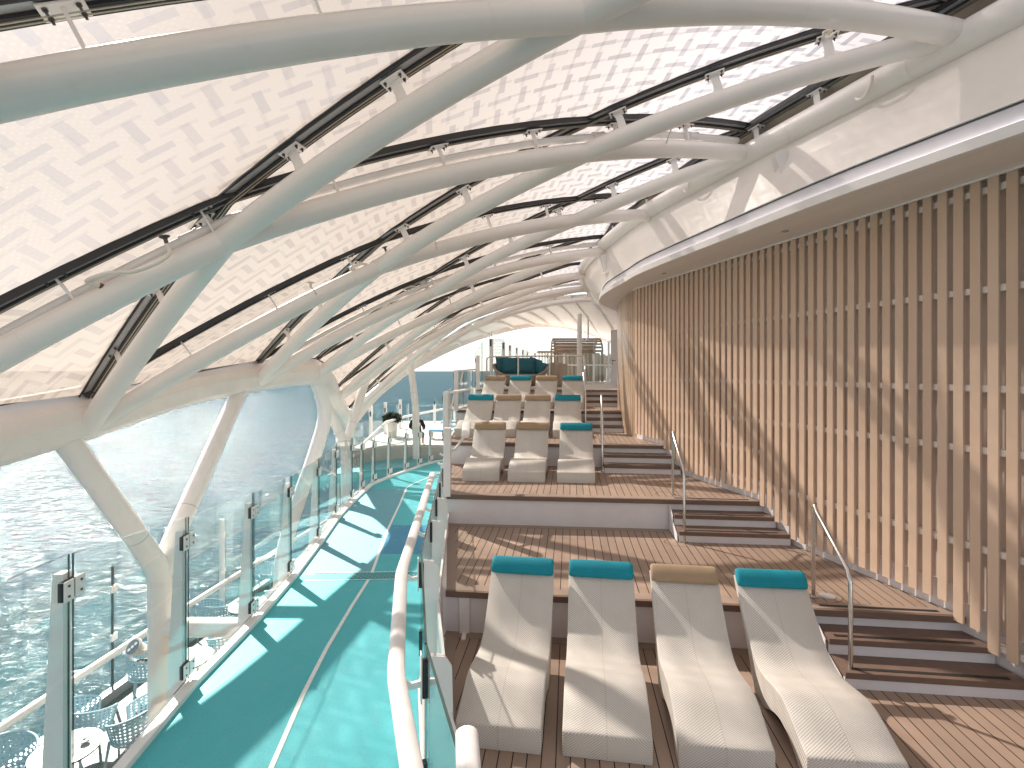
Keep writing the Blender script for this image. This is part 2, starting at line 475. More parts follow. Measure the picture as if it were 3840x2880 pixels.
def crom(pts, n=8):
    P = [Vector(p) for p in pts]; P = [P[0] * 2 - P[1]] + P + [P[-1] * 2 - P[-2]]; out = []
    for i in range(1, len(P) - 2):
        for k in range(n):
            u = k / n; a, b, c, d = P[i - 1:i + 3]
            out.append(0.5 * ((2 * b) + (c - a) * u + (2 * a - 5 * b + 4 * c - d) * u * u + (3 * b - a - 3 * c + d) * u ** 3))
    out.append(P[-2]); return out
def resample(pts, step):
    out = [pts[0].copy()]; acc = 0
    for a, b in zip(pts, pts[1:]):
        d = (b - a).length
        while acc + d >= step:
            f = (step - acc) / d; a = a.lerp(b, f); out.append(a.copy()); d = (b - a).length; acc = 0
        acc += d
    return out
ORD = ['first', 'second', 'third', 'fourth', 'fifth', 'sixth', 'seventh', 'eighth', 'ninth', 'tenth', 'eleventh', 'twelfth',
       'thirteenth', 'fourteenth', 'fifteenth', 'sixteenth', 'seventeenth', 'eighteenth', 'nineteenth', 'twentieth']

# ================================================================== SETTING
# sea: one sheet to the horizon
mb = MB(); mb.add([(-30000, -3000, -25), (30000, -3000, -25), (30000, 40000, -25), (-30000, 40000, -25)], [(0, 1, 2, 3)])
tag(mb.build('water', M['sea'], smooth=False), 'blue green sea with sun glitter stretching to the horizon', kind='structure')

# wall line: x = WX - 0.267 y
def wall_x(y, off=0.0): return 6.23 - 0.267 * y + off

T = [  # level, left end of front edge, right end of front edge
    (0.495, (-0.78, 5.98), (4.80, 5.35)),
    (0.99, (-1.11, 8.57), (4.05, 8.12)),
    (1.485, (-1.43, 11.38), (3.34, 10.83)),
    (1.98, (-1.56, 14.3), (3.12, 13.76)),
    (2.475, (-1.2, 17.0), (3.45, 16.45)),
]
LEFT = [(-0.12, 1.0), (-0.30, 2.4), (-0.55, 3.94), (-0.74, 5.3), (-0.78, 5.98), (-1.11, 8.57), (-1.43, 11.38), (-1.56, 14.3), (-1.2, 17.0)]
RIGHT = [(6.0, 1.0), (wall_x(4.7), 4.7), (4.80, 5.35), (4.05, 8.12), (3.34, 10.83), (3.0, 12.2), (3.12, 13.76), (3.45, 16.45)]
def lseg(y0, y1): return [p for p in LEFT if y0 <= p[1] <= y1]
def rseg(y0, y1): return [p for p in RIGHT if y0 <= p[1] <= y1]
levels = [0.0] + [q[0] for q in T]
decks = []
# deck polygons (run 0.03 beneath the step above)
polys = [lseg(0, 5.98) + [(4.80, 5.35)] + rseg(0, 5.3)[::-1]]
for i in range(4):
    a, b = T[i], T[i + 1]
    ex = [p for p in RIGHT if a[2][1] < p[1] < b[2][1]]
    polys.append([a[1], b[1], b[2]] + ex[::-1] + [a[2]])
up_floor = [T[4][1], (-1.5, 18.6), (-0.85, 19.4), (1.6, 34), (2.5, 40), (16, 44), (16, 14), (4.2, 14), T[4][2]]
def border_strip(a, b, w_, z, mbb, inward):
    a = Vector((a[0], a[1], 0)); b = Vector((b[0], b[1], 0)); d = (b - a).normalized(); n_ = Vector((-d.y, d.x, 0)) * inward
    q = [a, b, b + n_ * w_, a + n_ * w_]
    mbb.prism([(p.x, p.y) for p in q], z + 0.0005, z + 0.005)
dn = ['front sun deck of dark teak boards under the big loungers', 'empty teak coloured terrace behind the front loungers',
      'terrace carrying the row of three loungers', 'terrace carrying the lower row of four loungers', 'narrow terrace carrying the upper row of four loungers']
for i, pl in enumerate(polys):
    z = levels[i]
    mb = MB(); mb.prism(pl, z - 0.06, z)
    d_ = mb.build('terrace_deck', M['deck'], smooth=False)
    tag(d_, dn[i], kind='structure')
    bb = MB()
    if i > 0:
        border_strip(T[i - 1][1], T[i - 1][2], 0.15, z, bb, 1)
    # back border, left border
    bk0, bk1 = (T[i][1], T[i][2])
    border_strip(bk0, bk1, 0.13, z, bb, -1)
    ls = [p for p in pl if p in LEFT]
    for a, b in zip(ls, ls[1:]): border_strip(a, b, 0.13, z + 0.0006, bb, -1)
    bb.build('border_board', M['border'], d_, smooth=False)
    if i > 0:
        a, b = Vector((*T[i - 1][1], 0)), Vector((*T[i - 1][2], 0)); dd = (b - a).normalized(); nn = Vector((dd.y, -dd.x, 0))
        nb = MB(); q = [a + nn * 0.045, b + nn * 0.045, b - nn * 0.002, a - nn * 0.002]
        nb.prism([(p.x, p.y) for p in q], z - 0.068, z + 0.004)
        nb.build('nosing', M['brown'], d_, smooth=False, bevel=0.004)
        rb = MB(); q = [a + nn * 0.002, b + nn * 0.002, b - nn * 0.05, a - nn * 0.05]
        rb.prism([(p.x, p.y) for p in q], z - 0.495 - 0.02, z - 0.0685)
        rb.build('riser', M['riser'], d_, smooth=False)
mb = MB(); mb.prism(up_floor, 2.40, 2.474)
d_ = tag(mb.build('upper_deck', M['palefloor'], smooth=False), 'pale upper deck at the top of the terraces', kind='structure')
a, b = Vector((*T[4][1], 0)), Vector((*T[4][2], 0)); dd = (b - a).normalized(); nn = Vector((dd.y, -dd.x, 0))
nb = MB(); q = [a + nn * 0.04, b + nn * 0.04, b - nn * 0.12, a - nn * 0.12]; nb.prism([(p.x, p.y) for p in q], 2.42, 2.48); nb.build('nosing', M['border'], d_, smooth=False)
rb = MB(); q = [a, b, b - nn * 0.05, a - nn * 0.05]; rb.prism([(p.x, p.y) for p in q], 1.96, 2.4195); rb.build('riser', M['riser'], d_, smooth=False)
# drain cover on the first terrace
cv = MB(); cv.cyl((3.47 + 0.17, 5.80, 0.4955), 0.085, 0.006, 28); 
cv.build('drain_cover', M['midmetal'], bpy.data.objects['terrace_deck.001'])
for cx_, cy_, zz, ob in ((3.49, 5.80, 0.495, 'terrace_deck.001'), (2.62, 7.62, 0.495, 'terrace_deck.001'), (2.76, 8.58, 0.99, 'terrace_deck.002')):
    c2 = MB(); N = 40
    vs = []
    for r_ in (0.30, 0.307):
        vs += [(cx_ + r_ * math.cos(k * 2 * math.pi / N), cy_ + 0.62 * r_ * math.sin(k * 2 * math.pi / N), zz + 0.0062) for k in range(N)]
    c2.add(vs, [(k, (k + 1) % N, N + (k + 1) % N, N + k) for k in range(N)])
    c2.build('seam_ring', M['strip'], bpy.data.objects[ob], smooth=False)

# ---- running track
TL = [(-2.6, 0.6), (-2.85, 2.4), (-2.98, 3.92), (-3.09, 4.93), (-3.12, 6.25), (-3.22, 7.54), (-3.41, 9.13), (-3.62, 10.65), (-3.71, 11.97), (-3.76, 13.67), (-3.47, 14.7), (-3.16, 15.56), (-2.89, 16.33), (-2.62, 16.9), (-2.0, 17.7)]
TR = [(0.1, 0.6), (-0.28, 2.4), (-0.72, 3.94), (-0.93, 4.93), (-1.05, 6.25), (-1.17, 7.54), (-1.30, 9.13), (-1.45, 10.65), (-1.58, 11.97), (-1.70, 13.67), (-1.66, 14.7), (-1.60, 15.56), (-1.5, 16.33), (-1.4, 16.9), (-1.3, 17.7)]
mb = MB(); n = len(TL)
vs = [(p[0], p[1], 0) for p in TL] + [(p[0], p[1], 0) for p in TR]
mb.add(vs, [(i, n + i, n + i + 1, i + 1) for i in range(n - 1)])
trk = tag(mb.build('running_track', M['track'], smooth=False), 'turquoise granulate jogging track curving away beside the terraces', kind='structure')
mb = MB(); vs = [(p[0] - 0.05, p[1], -0.18) for p in TL] + [(p[0] + 0.3, p[1], -0.18) for p in TR]
mb.add([(v[0], v[1], -0.006) for v in vs] + vs, [(i, n + i, n + i + 1, i + 1) for i in range(n - 1)] + [(2 * n + i + 1, 3 * n + i + 1, 3 * n + i, 2 * n + i) for i in range(n - 1)])
mb.build('track_slab', M['white'], trk, smooth=False)
CL = [(-1.62, 2.4), (-1.88, 3.92), (-2.0, 4.8), (-2.07, 5.61), (-2.11, 6.6), (-2.13, 7.57), (-2.41, 9.64), (-2.60, 11.6), (-2.79, 13.3), (-2.72, 13.75), (-2.3, 15.0), (-1.9, 16.2)]
mb = MB(); vs = []
for i, p in enumerate(CL):
    q0 = Vector(CL[max(i - 1, 0)]); q1 = Vector(CL[min(i + 1, len(CL) - 1)]); d = (q1 - q0).normalized(); nx = Vector((-d.y, d.x)) * 0.022
    vs += [(p[0] + nx.x, p[1] + nx.y, 0.004), (p[0] - nx.x, p[1] - nx.y, 0.004)]
mb.add(vs, [(2 * i, 2 * i + 1, 2 * i + 3, 2 * i + 2) for i in range(len(CL) - 1)]); mb.build('lane_line', M['line'], trk, smooth=False)
mb = MB(); mb.add([(-3.0, 7.43, 0.0045), (-1.14, 7.50, 0.0045), (-1.14, 7.74, 0.0045), (-3.0, 7.67, 0.0045)], [(0, 1, 2, 3)]); mb.build('drain_grate', M['grate'], trk, smooth=False)
mb = MB()
for yo in (7.41, 7.69): mb.add([(-3.05, yo, 0.006), (-1.12, yo + 0.07, 0.006), (-1.12, yo + 0.088, 0.006), (-3.05, yo + 0.018, 0.006)], [(0, 1, 2, 3)])
mb.build('grate_frame', M['line'], trk, smooth=False)
# outer kerb of the track
mb = MB(); mb.sweep([(p[0] - 0.05, p[1], 0.012) for p in TL], [(-0.05, -0.09), (0.05, -0.09), (0.05, 0.04), (-0.05, 0.04)])
tag(mb.build('track_kerb', M['white'], bevel=0.008), 'white metal kerb along the seaward edge of the track', 'kerb')
# terrace side wall between track and terraces, stepping up
sw = MB()
for i in range(len(T)):
    y0 = LEFT[4 + i] ; y1 = LEFT[5 + i] if 5 + i < len(LEFT) else (-1.5, 18.6)
    sw.prism([(y0[0] - 0.05, y0[1]), (y1[0] - 0.05, y1[1]), (y1[0], y1[1]), (y0[0], y0[1])], -0.3, T[i][0] + 0.03)
tag(sw.build('terrace_side_wall', M['white'], smooth=False), 'white stepped side wall closing the terraces towards the track', 'wall')

# ---- lower deck by the sea
LO = [(-7.1, 1.5), (-6.85, 4.5), (-6.6, 8.3), (-6.35, 11.0), (-5.95, 14.2), (-5.4, 17.5), (-4.6, 20)]
mb = MB(); mb.prism([(-1.5, 1.5), *[(p[0] - 0.1, p[1]) for p in LO], (-1.5, 20)], -2.5, -2.3)
tag(mb.build('lower_deck', M['lowdeck'], smooth=False), 'bleached boards of the cafe deck below the track', kind='structure')
mb = MB(); mb.box((-3.4, 9.5, -1.45), (0.12, 17, 1.9)); 
tag(mb.build('deck_bulkhead', M['slatbrown'], smooth=False), 'dark wooden bulkhead under the running track', 'wall')
mb = MB(); mb.sweep([(p[0], p[1], -2.23) for p in LO], [(-0.06, -0.1), (0.06, -0.1), (0.06, 0.08), (-0.06, 0.08)])
tag(mb.build('deck_edge_kerb', M['midmetal']), 'grey metal kerb at the seaward edge of the cafe deck', 'kerb')
mb = MB(); mb.tube(crom([(p[0] + 0.35, p[1], -1.36) for p in LO], 6), 0.055, 14)
hr = tag(mb.build('sea_handrail', M['white']), 'long white round handrail above the cafe deck edge', 'handrail')
for q in resample(crom([(p[0] + 0.35, p[1], -1.36) for p in LO], 6), 2.0):
    jn = MB(); jn.tube([q + Vector((0, -0.012, 0)), q + Vector((0, 0.012, 0))], 0.059, 14)
    jn.beam(q, q + Vector((-0.33, 0, -0.05)), 0.04, 0.03)
    jn.build('rail_bracket', M['white'], hr)

def pane(mb, a, b, z0, z1, th=0.012, z1b=None):
    """upright glass sheet between plan points a and b; slot 0 glass, slot 1 edges"""
    a = Vector((a[0], a[1], 0)); b = Vector((b[0], b[1], 0)); d = (b - a).normalized(); nn = Vector((-d.y, d.x, 0)) * th / 2
    z1b = z1 if z1b is None else z1b
    vs = [a - nn + Vector((0, 0, z0)), b - nn + Vector((0, 0, z0)), b + nn + Vector((0, 0, z0)), a + nn + Vector((0, 0, z0)),
          a - nn + Vector((0, 0, z1)), b - nn + Vector((0, 0, z1b)), b + nn + Vector((0, 0, z1b)), a + nn + Vector((0, 0, z1))]
    mb.add(vs, [(0, 1, 5, 4), (2, 3, 7, 6)], 0); mb.add(vs, [(4, 5, 6, 7), (3, 2, 1, 0), (1, 2, 6, 5), (3, 0, 4, 7)], 1)
def along(pts, f):
    i = int(min(f, len(pts) - 1.0001)); u = f - i; a = Vector(pts[i]); b = Vector(pts[i + 1]); return a.lerp(b, u)

# ---- sea side glass screen of the track: tapered posts with clamps, glass between
posts = [(-2.72, 2.0), (-2.93, 3.45), (-3.09, 4.93), (-3.12, 6.25), (-3.22, 7.54), (-3.41, 9.13), (-3.62, 10.65), (-3.71, 11.97), (-3.76, 13.0), (-3.70, 13.9), (-3.47, 14.7), (-3.16, 15.56), (-2.89, 16.33), (-2.62, 16.9)]
tops = [1.92, 1.84, 1.66, 1.58, 1.52, 1.50, 1.56, 1.50, 1.36, 1.28, 1.30, 1.30, 1.26, 1.20]
posts = [(p[0] - 0.10, p[1]) for p in posts]
G1 = 'posts of the seaward glass screen along the track'
for i, p in enumerate(posts):
    q0 = Vector(posts[max(i - 1, 0)]); q1 = Vector(posts[min(i + 1, len(posts) - 1)]); d = (q1 - q0).normalized(); ang = math.atan2(d.y, d.x)
    nn = Vector((d.y, -d.x))            # towards the track
    h = tops[i] - 0.12
    nm = 'white tapered post with clamps, %s along the seaward edge of the track' % (ORD[i] + ' from the camera')
    th_ = thing('screen_post', nm, 'post', (p[0], p[1], 0), G1)
    m1 = MB(); c = Vector((p[0], p[1], 0)); dv = Vector((d.x, d.y, 0)); nv = Vector((nn.x, nn.y, 0)); tp_ = 0.55 if i > 7 else 1.0
    for sgn, wd in ((-1, 0.030), (1, 0.030)):
        # two fins with a dark joint
        base = [c + dv * (0.004 * sgn) , c + dv * (0.042 * sgn)]
        lo, hi = 0.19 * tp_, 0.085 * tp_
        vs = []
        for b_ in base:
            vs += [b_ - nv * 0.02 + Vector((0, 0, -0.35)), b_ - nv * (lo) + Vector((0, 0, -0.35)), b_ - nv * (hi + 0.0) + Vector((0, 0, h)), b_ - nv * 0.02 + Vector((0, 0, h))]
        m1.add(vs, [(0, 1, 2, 3), (7, 6, 5, 4), (0, 4, 5, 1), (1, 5, 6, 2), (2, 6, 7, 3), (3, 7, 4, 0)])
    m1.build('post_fin', M['white'], th_, smooth=False, bevel=0.003)
    for zc in (h - 0.11, 0.18):
        m3 = MB()
        for sg in (-1, 1):
            m3.box((p[0] + dv.x * 0.05 * sg + nv.x * 0.022, p[1] + dv.y * 0.05 * sg + nv.y * 0.022, zc), (0.085, 0.012, 0.14), ang)
        cl = m3.build('clamp_plate', M['white'], th_, bevel=0.004)
        m4 = MB()
        for sg in (-1, 1):
            m4.box((p[0] + dv.x * 0.05 * sg - nv.x * 0.003, p[1] + dv.y * 0.05 * sg - nv.y * 0.003, zc), (0.08, 0.034, 0.13), ang)
        m4.build('rubber_pad', M['black'], th_)
        if i < 6:
            for sg in (-1, 1):
                for dz in (-0.035, 0.035):
                    m5 = MB(); cc_ = Vector((p[0] + dv.x * 0.058 * sg + nv.x * 0.028, p[1] + dv.y * 0.058 * sg + nv.y * 0.028, zc + dz))
                    m5.tube([cc_, cc_ + nv * 0.006], 0.009, 10)
                    m5.build('screw', M['darkmetal'], cl)
for i in range(len(posts) - 1):
    a, b = Vector(posts[i]), Vector(posts[i + 1]); d = (b - a).normalized(); mb = MB()
    pane(mb, a + d * 0.02, b - d * 0.02, 0.07, tops[i], z1b=tops[i + 1] + 0.01)
    tag(mb.build('glass_screen', [M['glass'], M['glassedge']], smooth=False), 'clear glass pane, %s from the camera in the seaward screen of the track' % ORD[i], 'glass pane', 'glass panes of the seaward track screen')

# ---- outer glass screen of the lower deck
op = [(-6.95, 3.4), (-6.78, 5.6), (-6.6, 8.3), (-6.35, 11.0), (-6.02, 13.6), (-5.6, 16.2), (-5.0, 18.8)]
for i, p in enumerate(op):
    white_post = i in (3, 4, 5, 6)
    mb = MB()
    mb.box((p[0], p[1], -1.2), (0.09, 0.05, 2.1)) if white_post else mb.box((p[0], p[1], -1.2), (0.025, 0.03, 2.15))
    o_ = tag(mb.build('outer_screen_post', M['white'] if white_post else M['darkmetal']), ('white square' if white_post else 'thin dark') + ' post, %s from the camera on the cafe deck edge' % ORD[i], 'post', 'posts of the outer glass screen')
    for zc in (-0.5, -1.3):
        c_ = MB(); c_.box((p[0] + 0.02, p[1], zc), (0.04, 0.12, 0.11)); c_.build('clamp', M['white'], o_, bevel=0.004)
for i in range(len(op) - 1):
    a, b = Vector(op[i]), Vector(op[i + 1]); mb = MB(); pane(mb, a, b, -2.15, -0.09)
    tag(mb.build('outer_glass_screen', [M['glass'], M['glassedge']], smooth=False), 'tall glass pane, %s from the camera along the cafe deck edge' % ORD[i], 'glass pane', 'glass panes of the outer screen')

# ---- inner balustrade between track and terraces: glass, plate posts, wide white handrail
IN = [(0.30, 0.6), (-0.10, 2.0), (-0.60, 3.5), (-0.95, 5.27), (-1.08, 6.66), (-1.19, 7.85), (-1.30, 9.0), (-1.42, 10.3), (-1.56, 11.7), (-1.70, 13.0)]
G2 = 'plate posts of the balustrade between track and terraces'
for i, p in enumerate(IN):
    q0 = Vector(IN[max(i - 1, 0)]); q1 = Vector(IN[min(i + 1, len(IN) - 1)]); d = (q1 - q0).normalized(); ang = math.atan2(d.y, d.x)
    th_ = thing('balustrade_post', 'white plate post with black clamp, %s from the camera between track and terraces' % ORD[i], 'post', (p[0], p[1], 0), G2)
    nv = Vector((d.y, -d.x, 0))         # towards the terrace
    c = Vector((p[0], p[1], 0)); dv = Vector((d.x, d.y, 0)); m1 = MB()
    for sg in (-1, 1):
        vs = []
        for b_ in (c + dv * (0.006 * sg), c + dv * (0.02 * sg)):
            vs += [b_ + nv * 0.02 + Vector((0, 0, -0.2)), b_ + nv * 0.21 + Vector((0, 0, -0.2)), b_ + nv * 0.18 + Vector((0, 0, 1.02)), b_ + nv * 0.13 + Vector((0, 0, 1.10)), b_ + nv * 0.02 + Vector((0, 0, 1.12)),
                   ]
        m1.add(vs, [(0, 1, 2, 3, 4), (9, 8, 7, 6, 5), (0, 5, 6, 1), (1, 6, 7, 2), (2, 7, 8, 3), (3, 8, 9, 4), (4, 9, 5, 0)])
    m1.build('plate', M['white'], th_, smooth=False, bevel=0.003)
    for zc in (0.96, 0.25):
        m2 = MB(); m2.box((p[0], p[1], zc), (0.055, 0.05, 0.26), ang); m2.build('clamp', M['black'], th_, bevel=0.004)
    m2 = MB(); m2.box((p[0] - nv.x * 0.033, p[1] - nv.y * 0.033, 0.97), (0.07, 0.012, 0.34), ang); m2.build('clamp_plate', M['white'], th_, bevel=0.004)
    m2 = MB(); m2.sweep([c - nv * 0.03 + Vector((0, 0, 0.93)), c - nv * 0.10 + Vector((0, 0, 0.92)), c - nv * 0.17 + Vector((0, 0, 0.965))], [(-0.012, -0.022), (0.012, -0.022), (0.012, 0.022), (-0.012, 0.022)])
    m2.build('rail_arm', M['white'], th_)
for i in range(len(IN) - 1):
    a, b = Vector(IN[i]), Vector(IN[i + 1]); d = (b - a).normalized(); mb = MB(); pane(mb, a + d * 0.01, b - d * 0.01, 0.05, 1.2, 0.018)
    tag(mb.build('balustrade_glass', [M['glass'], M['glassedge']], smooth=False), 'glass pane, %s from the camera between track and terraces' % ORD[i], 'glass pane', 'glass panes between track and terraces')
hp = [Vector((p[0] - 0.21, p[1], 0.985)) for p in IN[:8]]
mb = MB(); N = 14
prof = [(0.062 * math.cos(2 * math.pi * k / N), 0.042 * math.sin(2 * math.pi * k / N)) for k in range(N)]
mb.sweep([hp[0]] + [q for a, b in zip(hp, hp[1:]) for q in (a.lerp(b, 0.04), a.lerp(b, 0.96))] + [hp[-1]], prof)
tag(mb.build('track_handrail', M['white'], ang=30), 'thick white oval handrail running along the inner side of the track', 'handrail')
# long white coaming plates behind the balustrade
mb = MB(); mb.sweep([(p[0] + 0.17, p[1], 0.28) for p in IN], [(-0.012, -0.42), (0.012, -0.42), (0.012, 0.42), (-0.012, 0.42)])
tag(mb.build('coaming_plate', M['white'], smooth=False), 'low white coaming plate on the terrace side of the balustrade', 'coaming')
# near white stub at the bottom and angle bracket on the first riser
mb = MB(); N = 14
mb.sweep([(-0.13, 1.5, 1.36), (-0.19, 2.2, 1.355), (-0.218, 2.42, 1.35), (-0.222, 2.45, 1.33)], [(0.055 * math.cos(2 * math.pi * k / N), 0.035 * math.sin(2 * math.pi * k / N)) for k in range(N)])
mb.tube([(-0.16, 1.95, 1.33), (-0.16, 1.95, 0.0)], 0.02, 10)
tag(mb.build('rail_stub', M['white']), 'short white rounded end of a handrail below the nearest lounger', 'handrail')
mb = MB(); mb.beam((-0.56, 5.93, 0.0), (-0.56, 5.93, 0.43), 0.012, 0.12, up=Vector((1, 0, 0)))
mb.box((-0.56, 5.85, 0.006), (0.05, 0.14, 0.012))
tag(mb.build('angle_bracket', M['white'], smooth=False), 'thin white angle plate against the first riser', 'bracket')

# ================================================================== SLATTED WALL
def wall_level(y):
    for y0, z in ((4.73, 0.0), (5.04, 0.165), (5.36, 0.33), (7.52, 0.495), (7.82, 0.66), (8.15, 0.825), (10.22, 0.99), (10.53, 1.155), (10.85, 1.32), (12.2, 1.485)):
        if y < y0: return z
    return 1.485
wl = thing('slatted_wall', 'long wall of upright tan slats with white battens and a white base beside the stairs', 'wall', (wall_x(6), 6, 0))
# backing behind the slats
mb = MB(); Y0, Y1 = -1.0, 12.05
def wp(y, off): return (wall_x(y, off), y)
mb.prism([wp(Y0, 0.02), wp(Y1, 0.02), wp(Y1, 0.3), wp(Y0, 0.3)], 0.0, 5.1)
mb.build('backing_wall', M['backing'], wl, smooth=False)
mb = MB(); ys = [Y0, 4.73, 5.04, 5.36, 7.52, 7.82, 8.15, 10.22, 10.53, 10.85, 12.05]
for a, b in zip(ys, ys[1:]):
    z = wall_level((a + b) / 2)
    mb.prism([wp(a, -0.012), wp(b, -0.012), wp(b, 0.03), wp(a, 0.03)], z - 0.3, z + 0.30)
mb.build('white_base', M['riser'], wl, smooth=False)
PX = 0.155; dirw = Vector((-0.267, 1, 0)).normalized(); angw = math.atan2(dirw.y, dirw.x)
n0 = Vector((-dirw.y, dirw.x, 0)) * -1   # into the wall? fixed below
n0 = Vector((-1, -0.267, 0)).normalized()  # towards the room
p_end = Vector((wall_x(11.95), 11.95, 0))
NS = 62
slat_meta = []
for k in range(NS):
    c = p_end - dirw * (PX * k + 0.05) + n0 * 0.115
    ztop = 5.035; zb = wall_level(c.y + 0.03) + 0.125
    slat_meta.append((c, zb))
    mb = MB(); mb.box((c.x, c.y, (ztop + zb) / 2), (0.094, 0.03, ztop - zb), angw)
    mb.build('slat', M['slat'], wl, smooth=False, bevel=0.004)
for z in (4.92, 3.92, 2.92, 2.29, 1.285, 0.36):
    yend = 11.9 if z > 2.9 else {2.29: 11.6, 1.285: 9.85, 0.36: 6.2}[z] if z != 2.29 else 11.9
    if z == 1.285: yend = 9.7
    if z == 0.36: yend = 5.0
    a = Vector((*wp(-0.9, 0), z)) + n0 * 0.062; b = Vector((*wp(yend, 0), z)) + n0 * 0.062
    mb = MB(); mb.beam(a, b, 0.06, 0.066); mb.build('batten', M['white'], wl, smooth=False)
a = Vector((*wp(8.1, 0), 1.79)) + n0 * 0.062; b = Vector((*wp(11.0, 0), 1.79)) + n0 * 0.062
mb = MB(); mb.beam(a, b, 0.06, 0.066); mb.build('batten', M['white'], wl, smooth=False)
# irregular vertical cloth-like inner liner strips seen in the gaps: slightly bowed pale boards
for k in range(0, 44):
    c = p_end - dirw * (PX * (k + 0.5) + 0.05) + n0 * 0.02
    zb = wall_level(c.y) + 0.32
    pts = []; ph = random.uniform(0, 6.28); am = random.uniform(0.004, 0.014)
    for j in range(15):
        z = zb + (3.55 - zb) * j / 14; pts.append(c + dirw * (am * math.sin(ph + z * 3.1) + 0.006) + Vector((0, 0, z)))
    if k % 2 == 0 or k < 20:
        mb = MB(); mb.sweep(pts, [(-0.018, -0.008), (0.018, -0.008), (0.018, 0.008), (-0.018, 0.008)], up=n0)
        mb.build('liner_strip', M['recess'], wl)
# curved end of the wall: wide upright boards
cpts = crom([(wall_x(11.95), 11.95, 0), (2.90, 12.7, 0), (2.98, 13.7, 0), (3.17, 15.0, 0), (3.41, 16.2, 0), (3.9, 17.6, 0), (4.8, 18.8, 0)], 6)
cw = thing('curved_board_wall', 'curved end of the wall clad in wide upright wooden boards', 'wall', (2.95, 13, 1.4))
for a, b in zip(cpts, cpts[1:]):
    if b.y > 19: break
    d = (b - a).normalized(); nn = Vector((d.y, -d.x, 0)); zb = 1.40 if a.y < 13.5 else 1.9 if a.y < 16.4 else 2.40
    mb = MB(); g = d * 0.006
    mb.prism([tuple((a + g)[:2]), tuple((b - g)[:2]), tuple((b - g + nn * 0.06)[:2]), tuple((a + g + nn * 0.06)[:2])], zb, 5.036)
    mb.build('board', M['curvedslat'], cw, smooth=False, bevel=0.003)
mb = MB()
for a, b in zip(cpts, cpts[1:]):
    d = (b - a).normalized(); nn = Vector((d.y, -d.x, 0))
    mb.prism([tuple((a + nn * 0.05)[:2]), tuple((b + nn * 0.05)[:2]), tuple((b + nn * 0.12)[:2]), tuple((a + nn * 0.12)[:2])], 1.3, 5.03)
mb.build('board_backing', M['black'], cw, smooth=False)

# ================================================================== STAIRS
G3 = 'short two step stairs beside the slatted wall'
flights = [  # left front x at y, deck edge ys, per flight: (level below, left x, y left edge, right x, y right edge)
    (0.0, 3.32, 5.52, 4.80, 5.35), (0.495, 2.60, 8.26, 4.05, 8.12), (0.99, 1.99, 11.0, 3.34, 10.83), (1.485, 2.03, 13.88, 3.12, 13.76), (1.98, 2.42, 16.56, 3.45, 16.45)]
fl_words = ['nearest flight, rising from the front deck', 'second flight from the camera, below the row of three loungers', 'third flight from the camera, beside the row of three loungers',
            'fourth flight from the camera', 'farthest flight, reaching the pale upper deck']
for i, (z, xl, yl, xr_, yr) in enumerate(flights):
    th_ = thing('staircase', 'brown steps with white risers, ' + fl_words[i], 'stairs', ((xl + xr_) / 2, yl - 0.3, z), G3)
    a = Vector((xl, yl, 0)); b = Vector((xr_, yr, 0)); d = (b - a).normalized(); nn = Vector((d.y, -d.x, 0))
    for s in (1, 2):
        zt = z + 0.165 * (3 - s); off = 0.31 * s
        ex = 0.267 * 0.31 * s if i < 3 else 0.0
        A = a + nn * off; B = b + nn * off + d * ex
        A0 = a + nn * (off - 0.31); B0 = b + nn * (off - 0.31) + d * (ex - (0.267 * 0.31 if i < 3 else 0))
        q = [A + nn * 0.02, B + nn * 0.02, B0, A0]
        mb = MB(); mb.prism([(p.x, p.y) for p in q], zt - 0.06, zt); tr_ = mb.build('tread', M['brown'], th_, smooth=False, bevel=0.004)
        st = MB(); q = [A - nn * 0.035 + d * 0.08, B - nn * 0.035 - d * 0.16, B - nn * 0.075 - d * 0.16, A - nn * 0.075 + d * 0.08]
        st.prism([(p.x, p.y) for p in q], zt + 0.0005, zt + 0.004); st.build('grip_strip', M['strip'], tr_, smooth=False)
        rs = MB(); q = [A, B - d * 0.002, B - nn * 0.03, A - nn * 0.03]; rs.prism([(p.x, p.y) for p in q], zt - 0.168, zt - 0.0605); rs.build('riser', M['riser'], th_, smooth=False)
    sp = MB(); A = a - d * 0.015
    vs = []
    for dx in (-0.012, 0.0):
        o_ = A + d * dx
        vs += [o_ + nn * 0.06 + Vector((0, 0, z + 0.42)), o_ + nn * 0.29 + Vector((0, 0, z + 0.30)), o_ + nn * 0.30 + Vector((0, 0, z + 0.2)), o_ + nn * 0.60 + Vector((0, 0, z + 0.1)), o_ + nn * 0.62 + Vector((0, 0, z + 0.005)), o_ + nn * 0.06 + Vector((0, 0, z + 0.005))]
    sp.add(vs, [(0, 1, 2, 3, 4, 5), (11, 10, 9, 8, 7, 6)] + [(k, 6 + k, 6 + (k + 1) % 6, (k + 1) % 6) for k in range(6)])
    sp.build('side_plate', M['riser'], th_, smooth=False)
    # grip strip on the deck edge above the flight
    st = MB(); q = [a - nn * 0.04 + d * 0.08, b - nn * 0.04 - d * 0.2, b - nn * 0.08 - d * 0.2, a - nn * 0.08 + d * 0.08]
    st.prism([(p.x, p.y) for p in q], z + 0.495 + 0.0055, z + 0.495 + 0.009); st.build('edge_strip', M['strip'], th_, smooth=False)

